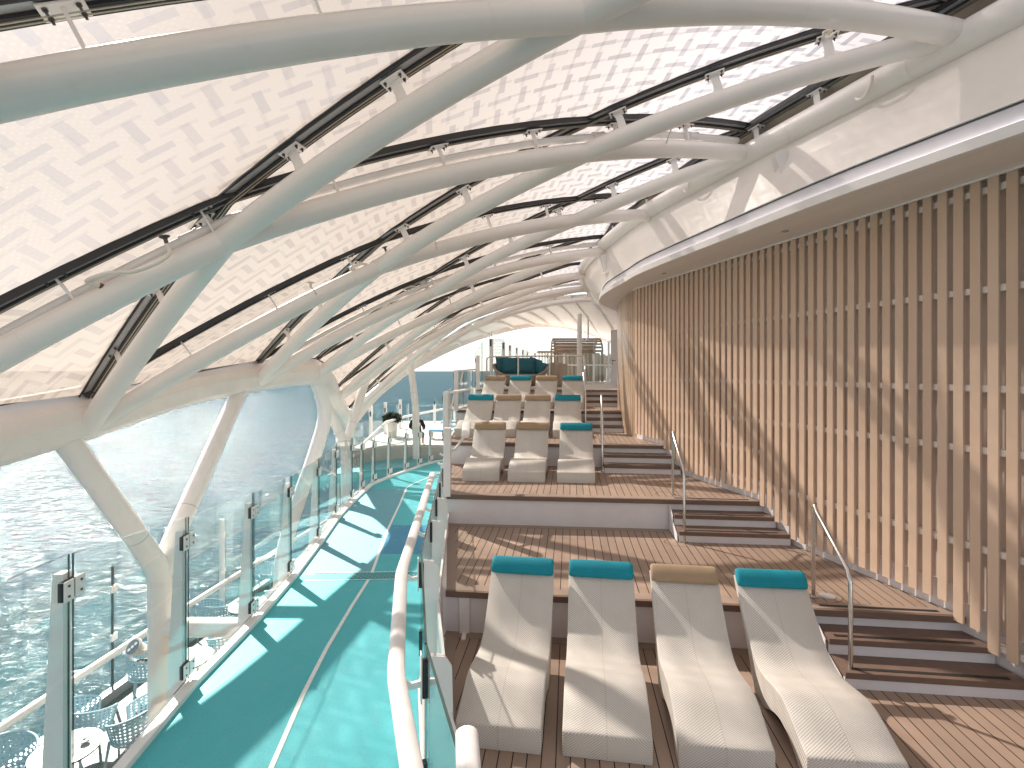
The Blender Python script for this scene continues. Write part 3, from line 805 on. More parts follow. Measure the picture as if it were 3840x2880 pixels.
# stainless handrails at the left of each flight
G4 = 'stainless handrails of the short stairs'
rails = [((3.35, 4.97, 0.0), (3.47, 5.78, 0.495)), ((2.62, 7.64, 0.495), (2.74, 8.56, 0.99)), ((1.89, 10.48, 0.99), (2.02, 11.35, 1.485)),
         ((1.95, 13.3, 1.485), (2.02, 14.25, 1.98)), ((2.36, 16.2, 1.98), (2.47, 17.05, 2.475))]
rw = ['nearest to the camera', 'second from the camera', 'third from the camera', 'fourth from the camera', 'farthest, at the upper deck']
for i, (f, b) in enumerate(rails):
    th_ = thing('stair_handrail', 'bent stainless steel stair handrail, ' + rw[i], 'handrail', f, G4)
    F = Vector(f); B = Vector(b); ft = F + Vector((0, 0, 1.08)); bt = B + Vector((0, 0, 1.05))
    d = (B - F); d.z = 0; d.normalize()
    pts = [F] + [F + Vector((0, 0, 1.0)), ft + Vector((0, 0, 0.0)) + (bt - ft) * 0.06]
    k1 = bt - (bt - ft).normalized() * 0.10; pts += [ft.lerp(bt, 0.5), k1, bt + Vector((0, 0, 0.012)) - d * 0.03, bt - Vector((0, 0, 0.03)) + d * 0.004, bt - Vector((0, 0, 0.12)) + d * 0.004, B + d * 0.004]
    mb = MB(); mb.tube(pts, 0.0215, 14); mb.build('bent_tube', M['steel'], th_)
    for q in (F, B):
        mb = MB(); mb.cyl((q.x, q.y, q.z + 0.0005), 0.05, 0.014, 20); mb.build('floor_flange', M['steel'], th_)

# ================================================================== SUN LOUNGERS
top = [(0.0, 0.185), (0.02, 0.202), (0.12, 0.235), (0.25, 0.29), (0.38, 0.335), (0.50, 0.35), (0.62, 0.34), (0.76, 0.315), (0.90, 0.295), (1.02, 0.305), (1.13, 0.355), (1.25, 0.44), (1.37, 0.56), (1.50, 0.70), (1.60, 0.81), (1.66, 0.875), (1.69, 0.895)]
bot = [(1.725, 0.87), (1.70, 0.83), (1.62, 0.735), (1.50, 0.60), (1.40, 0.48), (1.30, 0.35), (1.22, 0.20), (1.14, 0.06), (1.08, 0.0), (0.84, 0.0), (0.78, 0.03), (0.66, 0.09), (0.50, 0.13), (0.36, 0.11), (0.24, 0.06), (0.17, 0.015), (0.15, 0.0), (0.0, 0.0)]
def smooth2(p, n=4): return [(q.x, q.y) for q in crom([(a, b, 0) for a, b in p], n)]
prof_t = smooth2(top, 3); prof_b = smooth2(bot[:9], 3) + smooth2(bot[9:], 3)
Wd = 0.355
def make_lounger(col):
    root = thing('sun_lounger', 'x', 'sun lounger', (0, 0, 0), local=True)
    mb = MB(); pr = prof_t + prof_b; n = len(pr); L_ = [0]
    for a, b in zip(pr, pr[1:] + pr[:1]): L_.append(L_[-1] + math.hypot(a[0] - b[0], a[1] - b[1]))
    xs = [-Wd, -Wd + 0.012, -Wd / 2, 0, Wd / 2, Wd - 0.012, Wd]
    vs = []
    for x_ in xs:
        ins = 0.010 if abs(x_) > Wd - 0.001 else 0
        for k in range(n):
            # inset the outermost ring a little so the long edges look rounded
            a = pr[k - 1]; b = pr[(k + 1) % n]; tx, tz = b[0] - a[0], b[1] - a[1]; ln = math.hypot(tx, tz) or 1
            nx, nz = -tz / ln, tx / ln
            vs.append((x_, pr[k][0] + nx * -ins * -1 * -1, pr[k][1] + nz * -ins))
    fs, uv = [], []
    for j in range(len(xs) - 1):
        for k in range(n):
            k2 = (k + 1) % n
            fs.append((j * n + k, (j + 1) * n + k, (j + 1) * n + k2, j * n + k2))
            uv.append([(xs[j], L_[k]), (xs[j + 1], L_[k]), (xs[j + 1], L_[k + 1]), (xs[j], L_[k + 1])])
    for j, rev in ((0, False), (len(xs) - 1, True)):
        # side faces as quads between top and bottom profile
        f = tuple(j * n + k for k in range(n)); f = f if not rev else tuple(reversed(f))
        fs.append(f); uv.append([(pr[i % n][1] * 0.7, pr[i % n][0]) for i in f])
    mb.add(vs, fs, 0, uv)
    body = mb.build('woven_body', M['weave'], root, ang=50)
    # bolster: half round roll over the head end, pointed along the back
    bs = MB(); N = 20; sec = []
    cx, cz = 1.645, 0.862; dx, dz = 0.68, 0.733
    for k in range(N):
        a = 2 * math.pi * k / N
        u_ = math.cos(a) * 0.098; v_ = math.sin(a) * 0.048
        v_ = v_ if v_ > 0 else v_ * 0.45
        sec.append((cx + dx * u_ - dz * v_ * 1.0 - 0.012, cz + dz * u_ + dx * v_ + 0.02))
    ringx = [(-0.352, 0.72), (-0.346, 0.88), (-0.33, 0.97), (-0.30, 1.0), (0, 1.015), (0.30, 1.0), (0.33, 0.97), (0.346, 0.88), (0.352, 0.72)]
    vs = []
    for x_, s_ in ringx: vs += [(x_, cx + (p[0] - cx) * s_, cz + (p[1] - cz) * s_) for p in sec]
    fs = [(j * N + k, j * N + (k + 1) % N, (j + 1) * N + (k + 1) % N, (j + 1) * N + k) for j in range(len(ringx) - 1) for k in range(N)]
    fs += [tuple(reversed(range(N))), tuple(range((len(ringx) - 1) * N, len(ringx) * N))]
    bs.add(vs, fs); bs.build('bolster', M[col], root, ang=60)
    return root
proto = {'teal': make_lounger('teal'), 'tan': make_lounger('tan')}
used = set()
reg(None)
rows = [  # z, feet (x, y, direction slope), colours
    (0.0, [(-0.118, 4.10, 0.148), (0.755, 3.99, 0.146), (1.65, 3.86, 0.139), (2.57, 3.73, 0.115)], ['teal', 'teal', 'tan', 'teal'], 'front row'),
    (0.99, [(-0.60, 9.58, 0.07), (0.27, 9.50, 0.115), (1.20, 9.42, 0.13)], ['tan', 'tan', 'teal'], 'row of three'),
    (1.485, [(-1.06, 12.28, 0.125), (-0.27, 12.2, 0.11), (0.51, 12.12, 0.12), (1.33, 12.0, 0.11)], ['teal', 'tan', 'tan', 'teal'], 'lower back row'),
    (1.98, [(-0.86, 15.08, 0.19), (0.0, 14.98, 0.18), (0.85, 14.88, 0.18), (1.75, 14.78, 0.16)], ['tan', 'teal', 'tan', 'teal'], 'farthest row')]
posw = {4: ['leftmost', 'second from left', 'third from left', 'rightmost'], 3: ['leftmost', 'middle', 'rightmost']}
for z, feet, cols, word in rows:
    for i, ((x_, y_, sl_), cc) in enumerate(zip(feet, cols)):
        if cc in used: o_ = copy_tree(proto[cc])
        else: o_ = proto[cc]; used.add(cc)
        o_.location = (x_, y_, z + 0.003); o_.rotation_euler = (0, 0, -math.atan(sl_))
        tag(o_, 'cream wave lounger with %s bolster, %s in the %s' % ('teal' if cc == 'teal' else 'tan', posw[len(feet)][i], word), 'sun lounger', 'cream woven sun loungers on the terraces')

# ================================================================== ROOF EDGE, RING TUBE, SOFFIT
Epts = [(5.8, -0.8, 0), (4.78, 2.1, 0), (3.86, 4.57, 0), (3.46, 5.77, 0), (3.07, 7.3, 0), (2.53, 9.57, 0), (2.40, 10.8, 0), (2.27, 12.7, 0), (2.50, 14.3, 0), (2.9, 15.4, 0), (3.5, 16.5, 0), (4.6, 17.6, 0)]
Rpts = [(6.0, -0.8, 0), (5.05, 2.1, 0), (4.26, 4.57, 0), (3.86, 5.77, 0), (3.35, 7.3, 0), (2.66, 9.64, 0), (2.42, 11.0, 0), (2.19, 13.2, 0), (2.17, 15.3, 0), (2.45, 17.2, 0), (2.85, 18.8, 0), (3.75, 22.2, 0)]
Ec = crom(Epts, 8); Rc = crom(Rpts, 8)
def off2(path, d, z):
    out = []
    for i, p in enumerate(path):
        a = path[max(i - 1, 0)]; b = path[min(i + 1, len(path) - 1)]; t_ = (b - a).normalized(); nn = Vector((t_.y, -t_.x, 0))
        q = p + nn * d; out.append(Vector((q.x, q.y, z)))
    return out
def ribbon(mb, P, Q, mi=0):
    n = len(P); mb.add(P + Q, [(i, i + 1, n + i + 1, n + i) for i in range(n - 1)], mi)
ZE = 5.0
edge = thing('roof_edge', 'white curved roof edge with ceiling, fascia and bright line above the slatted wall', 'roof edge', (3.4, 6, 5.0))
mb = MB()
E0 = off2(Ec, 0.0, ZE); E1 = off2(Ec, 0.0, ZE + 0.10); E2 = off2(Ec, 0.05, ZE + 0.10); E3 = off2(Ec, 0.05, ZE)
ribbon(mb, E0, E1); ribbon(mb, E1, E2); ribbon(mb, E3, E0); mb.build('fascia_lip', M['white'], edge, ang=50)
mb = MB(); ribbon(mb, off2(Ec, 0.05, ZE + 0.10), off2(Ec, 0.055, ZE + 0.122)); ribbon(mb, off2(Ec, 0.055, ZE + 0.122), off2(Ec, 0.09, ZE + 0.122)); mb.build('glow_line', M['glowstrip'], edge)
mb = MB(); ribbon(mb, off2(Ec, 0.10, ZE + 0.11), off2(Ec, 0.10, ZE + 0.28)); ribbon(mb, off2(Ec, 0.09, ZE + 0.11), off2(Ec, 0.105, ZE + 0.11)); mb.build('recessed_band', M['recess'], edge)
mb = MB(); ribbon(mb, off2(Ec, 0.096, ZE + 0.275), off2(Ec, 0.085, ZE + 0.29)); mb.build('shadow_joint', M['black'], edge)
# soffit (one curved sheet from the lip to the wall)
wq = [Vector((wall_x(p.y, 0.06), p.y, 0)) if p.y < 12 else None for p in Ec]
mb = MB(); P = off2(Ec, 0.045, ZE + 0.012); Q = []
for i, p in enumerate(P):
    if p.y < 11.7: Q.append(Vector((wall_x(p.y + 0.25, 0.1), p.y + 0.25, ZE + 0.042)))
    else:
        cands = [c for c in cpts if c.y >= 11.9]
        f = min(1.0, (i - next(k for k, pp in enumerate(P) if pp.y >= 11.7)) / (len(P) - next(k for k, pp in enumerate(P) if pp.y >= 11.7)))
        c = along([tuple(q[:2]) for q in cands], f * (len(cands) - 1)); Q.append(Vector((c.x + 0.12, c.y, ZE + 0.042)))
ribbon(mb, P, Q); mb.build('soffit', M['soffit'], edge, ang=60)
mb = MB(); a = [Vector((wall_x(y_, -0.16), y_, ZE + 0.03)) for y_ in [-0.8 + k * 0.85 for k in range(16)]]
mb.sweep(a, [(-0.012, -0.012), (0.012, -0.012), (0.012, 0.012), (-0.012, 0.012)]); mb.build('edge_trim', M['white'], edge)
for (lx, ly) in ((3.75, 6.9), (3.0, 9.9), (4.4, 4.2)):
    mb = MB(); mb.cyl((lx, ly, ZE + 0.01), 0.045, 0.02, 20); mb.build('downlight', M['steel'], edge)
# girder plate above and ring tube
mb = MB(); GP = off2(Ec, 0.07, ZE + 0.30); ribbon(mb, GP, [Vector((0.35 * g.x + 0.65 * r.x, 0.35 * g.y + 0.65 * r.y, 5.75)) for g, r in zip(GP, Rc)])
ribbon(mb, [Vector((0.35 * g.x + 0.65 * r.x, 0.35 * g.y + 0.65 * r.y, 5.75)) for g, r in zip(GP, Rc)], [Vector((r.x + 0.02, r.y, 6.12)) for r in Rc])
ribbon(mb, off2(Ec, 0.07, ZE + 0.30), off2(Ec, 0.5, ZE + 0.30))
tag(mb.build('girder_plate', M['gutter'], ang=70), 'smooth white girder plate between roof edge and ring tube', 'girder')
ring = tag(MB().tube([Vector((p.x, p.y, 6.2)) for p in Rc], 0.155, 28).build('ring_tube', M['tube']), 'thick white ring tube curving along the inner edge of the glass roof', 'steel tube')
jm = MB()
for i in range(10, len(Rc) - 4, 9):
    t_ = (Rc[i + 1] - Rc[i]).normalized(); q = Vector((Rc[i].x, Rc[i].y, 6.2)); jm.tube([q - t_ * 0.01, q + t_ * 0.01], 0.1575, 28)
jm.build('weld_bead', M['tube'], ring)
# roof deck behind the ring keeping the sun off the building
mb = MB(); RB = [Vector((p.x + 0.25, p.y, 6.32)) for p in Rc]; ribbon(mb, RB, [Vector((p.x + 9, p.y, 6.35)) for p in Rc])
tag(mb.build('building_roof', M['white']), 'flat white roof of the deck house behind the ring tube', 'roof')
# triangular steel brackets on the girder
for i, (bx, by) in enumerate(((3.56, 6.55), (2.30, 12.3))):
    th_ = thing('girder_bracket', 'white welded bracket plates on the girder, ' + ('near the second arch' if i == 0 else 'at the far bend of the ring'), 'bracket', (bx, by, 5.6), 'white brackets on the girder')
    mb = MB(); mb.box((bx + 0.02, by, 5.70), (0.025, 0.36, 0.46), 0.2, tilt=Matrix.Rotation(R(12), 4, 'Y')); mb.build('back_plate', M['white'], th_, bevel=0.01)
    for s_ in (-0.07, 0.05):
        mb = MB(); vs = []
        for e in (-0.009, 0.009): vs += [(bx - 0.01, by + s_ + e, 5.95), (bx - 0.15, by + s_ + e + 0.03, 5.92), (bx - 0.05, by + s_ + e, 5.52), (bx + 0.02, by + s_ + e, 5.52)]
        mb.add(vs, [(0, 1, 2, 3), (7, 6, 5, 4)] + [(k, 4 + k, 4 + (k + 1) % 4, (k + 1) % 4) for k in range(4)]); mb.build('rib_plate', M['white'], th_, smooth=False)

# ================================================================== CANOPY
def fz(x_):
    s = 3.37 - x_
    return 6.2 - 0.1 * s - 0.0385 * s * s if s > -1.3 else 6.265
def ring_at(y_):
    for a, b in zip(Rc, Rc[1:]):
        if a.y <= y_ <= b.y: return a.lerp(b, (y_ - a.y) / (b.y - a.y)).x
    return Rc[-1].x
names = ['Y', 'Z', 'A', 'B', 'C', 'D', 'E', 'F', 'G']
Ry = [-0.6, 2.1, 4.72, 7.19, 9.72, 12.4, 15.4, 18.5, 22.0]
Gz = [(-5.05, -4.0, 1.75), (-5.0, -1.5, 1.95), (-4.96, 1.17, 2.10), (-4.95, 3.3, 2.30), (-4.90, 5.80, 2.44), (-4.70, 9.3, 2.90), (-4.50, 11.6, 3.01), (-5.15, 14.8, 2.25), (-5.75, 17.6, 1.40)]
Gn = [(g[0], g[1], g[2] - fz(g[0])) for g in Gz]
FU = [0.45, 0.45, 0.41, 0.30, 0.20, 0.07, 0.06, 0.06, 0.06]
FL = [0.80, 0.80, 0.78, 0.72, 0.616, 0.577, 0.56, 0.56, 0.56]
Rn = [(ring_at(y_), y_, 0.0) for y_ in Ry]
K = len(names)
def pt(x_, y_, up=0.0, dz=0.0): return Vector((x_, y_, fz(x_) + up + dz))
def lerp2(a, b, f):
    a = a if len(a) > 2 else (*a, 0.0); b = b if len(b) > 2 else (*b, 0.0)
    return tuple(a[i] + (b[i] - a[i]) * f for i in range(3))
U_ = [lerp2(Rn[k], Gn[k], FU[k]) for k in range(K)]; L_n = [lerp2(Rn[k], Gn[k], FL[k])[:2] + (0.0,) for k in range(K)]
U_ = [u[:2] + (0.0,) for u in U_]
U_[2] = (0.47, 3.52, 0.0); L_n[2] = (-2.75, 2.13, 0.0)
L_n[3] = (-2.56, 4.475, 0.0); L_n[4] = (-1.93, 7.24, 0.0); L_n[5] = (-1.63, 10.42, 0.0)
def arc(nodes, up=0.0, n=10, a0=0.0, a1=0.0):
    out = []
    for i, (a, b) in enumerate(zip(nodes, nodes[1:])):
        for k in range(n):
            q = lerp2(a, b, k / n); out.append(pt(q[0], q[1], up, q[2]))
    q = nodes[-1]; out.append(pt(q[0], q[1], up, q[2])); return out
pw = ['hindmost', 'overhead', 'nearest', 'second', 'third', 'fourth', 'fifth', 'sixth', 'seventh']
# bracket prototype in local space: z up, x along the frame
def make_bracket(fin):
    mb = MB(); mb.box((0, 0, 0.0), (0.19, 0.11, 0.010)); 
    o1 = mb
    return o1
bmesh_plate = make_bracket(0)
bolt_me = None
FR = 0.36   # frame height above tube axis
def add_brackets(root, path, step, fin, detail, start=0.5):
    global bolt_me
    pts = resample(path, step)
    for i, q in enumerate(pts[1:-1]):
        k = min(range(1, len(path) - 1), key=lambda j: (path[j] - q).length)
        t_ = (path[k + 1] - path[k - 1]).normalized(); side = t_.cross(Vector((0, 0, 1))).normalized(); up = side.cross(t_).normalized()
        mt = Matrix((( t_.x, side.x, up.x, q.x), (t_.y, side.y, up.y, q.y), (t_.z, side.z, up.z, q.z), (0, 0, 0, 1)))
        mb = MB(); h = FR - 0.055
        def tv(v): return mt @ Vector(v)
        def bx(c, s_, mi=0):
            m_ = MB(); m_.box(c, s_); mb.add([tv(v) for v in m_.v], m_.f, mi)
        bx((0, 0, h), (0.20, 0.125, 0.010))
        if fin == 'fin':
            vs = []
            for e in (-0.006, 0.006): vs += [tv(v) for v in ((-0.035, e, h), (0.05, e, h), (0.035, e, 0.18), (0.055, e, 0.06), (-0.055, e, 0.06), (-0.05, e, 0.18))]
            mb.add(vs, [(0, 1, 2, 3, 4, 5), (11, 10, 9, 8, 7, 6)] + [(k2, 6 + k2, 6 + (k2 + 1) % 6, (k2 + 1) % 6) for k2 in range(6)])
        else:
            bx((0, 0, (h + 0.08) / 2), (0.018, 0.06, h - 0.08))
        br = mb.build('bracket', M['white'], root, smooth=False)
        bb = []
        for ex in (-0.07, 0.07):
            for ey in (-0.035, 0.035): bb.append((ex, ey))
        if detail:
            for ex, ey in bb:
                b2 = MB(); b2.tube([tv((ex, ey, h - 0.006)), tv((ex, ey, h - 0.016))], 0.013, 8); b2.tube([tv((ex, ey, h - 0.016)), tv((ex, ey, h - 0.034))], 0.007, 6)
                b2.build('bolt', M['darkmetal'], br)
        else:
            for ex, ey in bb:
                b2 = MB(); b2.tube([tv((ex, ey, h - 0.006)), tv((ex, ey, h - 0.026))], 0.011, 6)
                b2.build('bolt', M['darkmetal'], br)
def frame(path, label, group='dark aluminium frames of the roof film'):
    fr_ = thing('film_frame', label, 'roof frame', path[len(path) // 2], group)
    mb = MB(); mb.sweep(path, [(-0.075, 0.0), (0.075, 0.0), (0.06, 0.05), (-0.06, 0.05)]); mb.build('frame_profile', M['midmetal'], fr_, smooth=False)
    mb = MB(); mb.sweep([p + Vector((0, 0, -0.010)) for p in path], [(-0.005, -0.012), (0.073, -0.012), (0.073, 0.008), (-0.005, 0.008)]); mb.build('dark_channel', M['black'], fr_, smooth=False)
    mb = MB()
    for o_ in (0.018, 0.046):
        pp = [p + Vector((0, 0, -0.0235)) for p in path]
        mb.sweep(pp, [(o_ - 0.005, -0.006), (o_ + 0.006, -0.006), (o_ + 0.006, 0.0014), (o_ - 0.005, 0.0014)])
    mb.build('clamping_strip', M['bronze'], fr_, smooth=False)
    mb = MB()
    for o_ in (-0.078, 0.078):
        mb.sweep(path, [(o_ - 0.006, -0.008), (o_ + 0.006, -0.008), (o_ + 0.006, 0.052), (o_ - 0.006, 0.052)])
    mb.build('gasket', M['black'], fr_, smooth=False)
    return fr_
for k in range(K):
    nodes = [Rn[k], U_[k], L_n[k], Gn[k]]
    path = arc(nodes)
    r_ = 0.112
    th_ = thing('arched_tube', 'white arched steel tube carrying the roof film, %s arch in view' % pw[k], 'steel tube', path[10], 'white arched steel tubes of the canopy')
    mb = MB(); mb.tube(path, r_, 26); mb.build('tube', M['tube'], th_)
    # end collar at the ring
    mb = MB(); a, b = path[0], path[1]; d = (b - a).normalized()
    mb.tube([a + d * 0.10, a + d * 0.28], r_ * 1.012, 26); mb.tube([a + d * 0.17, a + d * 0.19], r_ * 1.03, 26); mb.build('weld_collar', M['tube'], th_)
    for q0 in (5, 12, 19, 25):
        a = path[q0]; d = (path[q0 + 1] - a).normalized(); mb = MB(); mb.tube([a - d * 0.007, a, a + d * 0.007], [r_ * 0.99, r_ * 1.018, r_ * 0.99], 26); mb.build('weld_seam', M['tube'], th_)
    if k >= 1: add_brackets(th_, path, 1.15 if k < 5 else 1.5, 'pin', k in (2, 3))
    frame([p + Vector((0, 0, FR)) for p in arc([Rn[k], U_[k], L_n[k], Gn[k]])], 'grey film frame with dark channel above the %s arched tube' % pw[k])
dw = ['behind the camera', 'starting over the camera', 'running from the nearest arch to the second', 'crossing from ring to sea behind the second arch', 'crossing behind the third arch', 'crossing behind the fourth arch', 'crossing behind the fifth arch', 'farthest']
for k in range(-1, K - 1):     # diagonal k : R[k] -> U[k+1] -> L[k+2] -> G[k+3]
    nodes = []
    if 0 <= k < 4: nodes.append(Rn[k])
    nodes.append(U_[k + 1])
    if k + 2 < K: nodes.append(L_n[k + 2])
    if k + 3 < K: nodes.append(Gn[k + 3])
    if len(nodes) < 2: continue
    path = arc(nodes)
    w_ = 'starting at the %s arch' % pw[k] if k >= 0 else 'starting behind all arches'
    th_ = thing('diagonal_tube', 'white diagonal steel tube of the canopy ' + w_, 'steel tube', path[len(path) // 2], 'white diagonal steel tubes of the canopy')
    mb = MB(); mb.tube(path, 0.110, 26); mb.build('tube', M['tube'], th_)
    add_brackets(th_, path, 1.05 if k < 4 else 1.5, 'fin', k in (1, 2, 0))
    frame([p + Vector((0, 0, FR + 0.002)) for p in path], 'grey film frame above the diagonal tube ' + w_)
# film panels
def film(nodes4, label):
    a, b, c, d = nodes4; n = 9; mb = MB(); vs = []
    for i in range(n + 1):
        for j in range(n + 1):
            p0 = lerp2(a, b, i / n); p1 = lerp2(d, c, i / n); q = lerp2(p0, p1, j / n)
            sag = 16 * (i / n) * (1 - i / n) * (j / n) * (1 - j / n) * 0.10
            v = pt(q[0], q[1], FR + 0.03 + sag, q[2]); vs.append(v)
    fs = [(i * (n + 1) + j, (i + 1) * (n + 1) + j, (i + 1) * (n + 1) + j + 1, i * (n + 1) + j + 1) for i in range(n) for j in range(n)]
    mb.add(vs, fs)
    return tag(mb.build('roof_film', M['film']), label, 'roof film', 'printed translucent roof film panels')
for k in range(K - 1):
    w_ = 'in bay %s' % ORD[k] if k else 'in bay first'
    bay = 'the %s arch' % pw[k]
    film([Rn[k], Rn[k + 1], U_[k + 1], lerp2(Rn[k], U_[k + 1], 0.5)], 'triangular printed film next to the ring tube, behind ' + bay)
    film([Rn[k], U_[k + 1], L_n[k + 1], U_[k]] if False else [Rn[k], U_[k + 1], lerp2(U_[k], L_n[k + 1], 1.0), U_[k]], 'upper diamond of printed roof film behind ' + bay)
    film([U_[k], L_n[k + 1], Gn[k + 1], L_n[k]], 'lower diamond of printed roof film behind ' + bay)
    film([L_n[k], Gn[k + 1], lerp2(Gn[k + 1], Gn[k], 0.5), Gn[k]], 'triangular printed film next to the gutter, behind ' + bay)

# far closing canopy: white soffit with ribs and its edge arch
Eg = crom([(-6.4, 18.7, 0.6), (-5.5, 19.5, 1.95), (-4.7, 20.3, 2.85), (-3.6, 21.3, 3.60), (-2.3, 22.7, 4.35), (-0.9, 24.6, 4.98), (0.8, 28.0, 5.62), (2.2, 31.5, 5.95), (3.6, 33, 5.95), (4.9, 32.5, 5.6), (6.0, 31, 4.95), (7.5, 29.5, 4.7), (9.5, 28.5, 4.6)], 6)
mb = MB()
inner = arc([Rn[8], U_[8], L_n[8], Gn[8]], 0.0, 12)[::-1]
inner = resample(inner, 0.3) + [Vector((4.6, 23.0, 6.2)), Vector((6.0, 23.5, 6.1)), Vector((8, 23.5, 6.0)), Vector((10, 23, 6.0))]
NN = 60
def samp(path, f):
    g = f * (len(path) - 1); i = min(int(g), len(path) - 2); return path[i].lerp(path[i + 1], g - i)
rowsP = []
for j in range(6):
    rowsP.append([samp(inner, i / NN).lerp(samp(Eg, i / NN), j / 5) + Vector((0, 0, 0.30 * math.sin(math.pi * j / 5) * 0.4 + 0.25 * (1 - j / 5))) for i in range(NN + 1)])
for a, b in zip(rowsP, rowsP[1:]): ribbon(mb, a, b)
fc = thing('far_canopy', 'ribbed white canopy closing the roof at the far end', 'canopy', (0, 25, 5))
mb.build('canopy_sheet', M['white'], fc, ang=60)
mb = MB(); mb.sweep(Eg, [(-0.16, -0.12), (0.16, -0.12), (0.16, 0.24), (-0.16, 0.24)]); mb.build('edge_arch', M['gutter'], fc)
for i in range(4, NN, 4):
    mb = MB(); P = [r_[i] + Vector((0, 0, -0.06)) for r_ in rowsP]; mb.tube(P, 0.07, 10); mb.build('rib', M['tube'], fc)

# gutter beam along the sea side
gp = crom([(-5.2, -4.0, 1.75), (-5.14, -1.5, 1.95), (-5.10, 1.17, 2.12), (-5.08, 3.4, 2.30), (-5.04, 5.7, 2.55), (-4.94, 7.5, 2.85), (-4.82, 9.3, 3.0), (-4.62, 11.5, 3.08), (-4.78, 12.9, 2.85), (-5.25, 14.8, 2.3), (-5.85, 17.6, 1.42), (-6.35, 18.7, 0.62)], 8)
gb = thing('gutter_beam', 'white box beam with round lip carrying the sea side of the roof', 'beam', gp[20])
mb = MB(); mb.sweep(gp, [(-0.20, -0.26), (0.02, -0.30), (0.20, -0.20), (0.24, 0.0), (0.20, 0.14), (-0.20, 0.14)]); mb.build('box_beam', M['gutter'], gb, ang=25)
mb = MB(); mb.sweep([p + Vector((0, 0, 0.32)) for p in gp], [(-0.03, -0.03), (0.05, -0.03), (0.05, 0.03), (-0.03, 0.03)]); mb.build('gutter_frame', M['black'], gb)
mb = MB(); ribbon(mb, [p + Vector((0.16, 0, 0.12)) for p in gp], [p + Vector((0.05, 0, 0.30)) for p in gp]); mb.build('upstand', M['gutter'], gb)

# Y columns
def ycol(label, stem_top, base, tips, r_, cross=None):
    th_ = thing('forked_column', label, 'column', base, 'white forked steel columns')
    mb = MB(); mb.tube([Vector(base), Vector(stem_top)], r_, 28); mb.build('stem', M['tube'], th_)
    for t_ in tips:
        mb = MB(); A = Vector(stem_top); B = Vector(t_); d = (B - A).normalized()
        mb.tube([A - Vector((0, 0, 0.12)), A + d * 0.12 + Vector((0, 0, -0.02)), A.lerp(B, 0.3), A.lerp(B, 0.65), B], [r_, r_ * 0.98, r_ * 0.95, r_ * 0.93, r_ * 0.93], 26); arm = mb.build('arm', M['tube'], th_)
        mb = MB(); q = A.lerp(B, 0.27); mb.tube([q, q + d * 0.008], r_ * 0.975, 26); mb.build('joint_ring', M['midmetal'], arm)
    if cross:
        mb = MB(); mb.tube([Vector(cross[0]), Vector(cross[1])], 0.125, 26); mb.build('cross_beam', M['tube'], th_)
    return th_
ycol('white forked column nearest the camera, standing on the cafe deck', (-4.80, 6.85, 0.40), (-4.80, 6.85, -2.3), [(-5.0, 5.58, 2.40), (-4.84, 9.05, 2.88)], 0.142, ((-4.75, 6.86, -0.40), (-3.0, 6.95, -0.45)))
ycol('white forked column farther along the track', (-4.80, 14.5, 0.95), (-4.78, 14.5, -2.3), [(-4.75, 12.0, 2.95), (-4.45, 15.7, 3.2)], 0.135)
ycol('bent white column behind the far glass of the track', (-3.45, 18.0, 1.75), (-3.43, 18.0, -0.5), [(-3.66, 17.8, 3.9)], 0.125)
mb = MB(); mb.tube(crom([(-4.72, 12.1, 2.9), (-4.70, 12.4, 2.5), (-4.70, 12.6, 1.9), (-4.95, 12.5, 0.9), (-5.2, 12.3, 0.0), (-5.45, 12.0, -1.2), (-5.5, 11.9, -2.3)], 6), 0.17, 26)
tag(mb.build('sweeping_leg', M['tube']), 'thick curved white tube sweeping down behind the far forked column', 'steel tube')


# drain pipes beside alternate arches
for k, w_ in ((3, 'second'), (5, 'fourth'), (7, 'sixth'), (1, 'overhead')):
    nodes = [lerp2(Rn[k], Gn[k], 0.02), U_[k], L_n[k], lerp2(Rn[k], Gn[k], 0.97)]
    path = [p + Vector((0, 0.07, 0.215)) for p in arc(nodes)]
    th_ = thing('drain_pipe', 'thin pale grey drain pipe with couplings above the %s arch' % w_, 'pipe', path[10], 'drain pipes of the canopy')
    mb = MB(); mb.tube(path, 0.042, 16); mb.build('pipe', M['white'], th_)
    for q0 in (3, 7, 9, 21):
        a = path[q0]; d = (path[q0 + 1] - a).normalized(); mb = MB(); mb.tube([a, a + d * 0.14], 0.052, 16); mb.tube([a - d * 0.012, a + d * 0.012], 0.058, 16); mb.tube([a + d * 0.13, a + d * 0.15], 0.058, 16); mb.build('coupling', M['white'], th_)
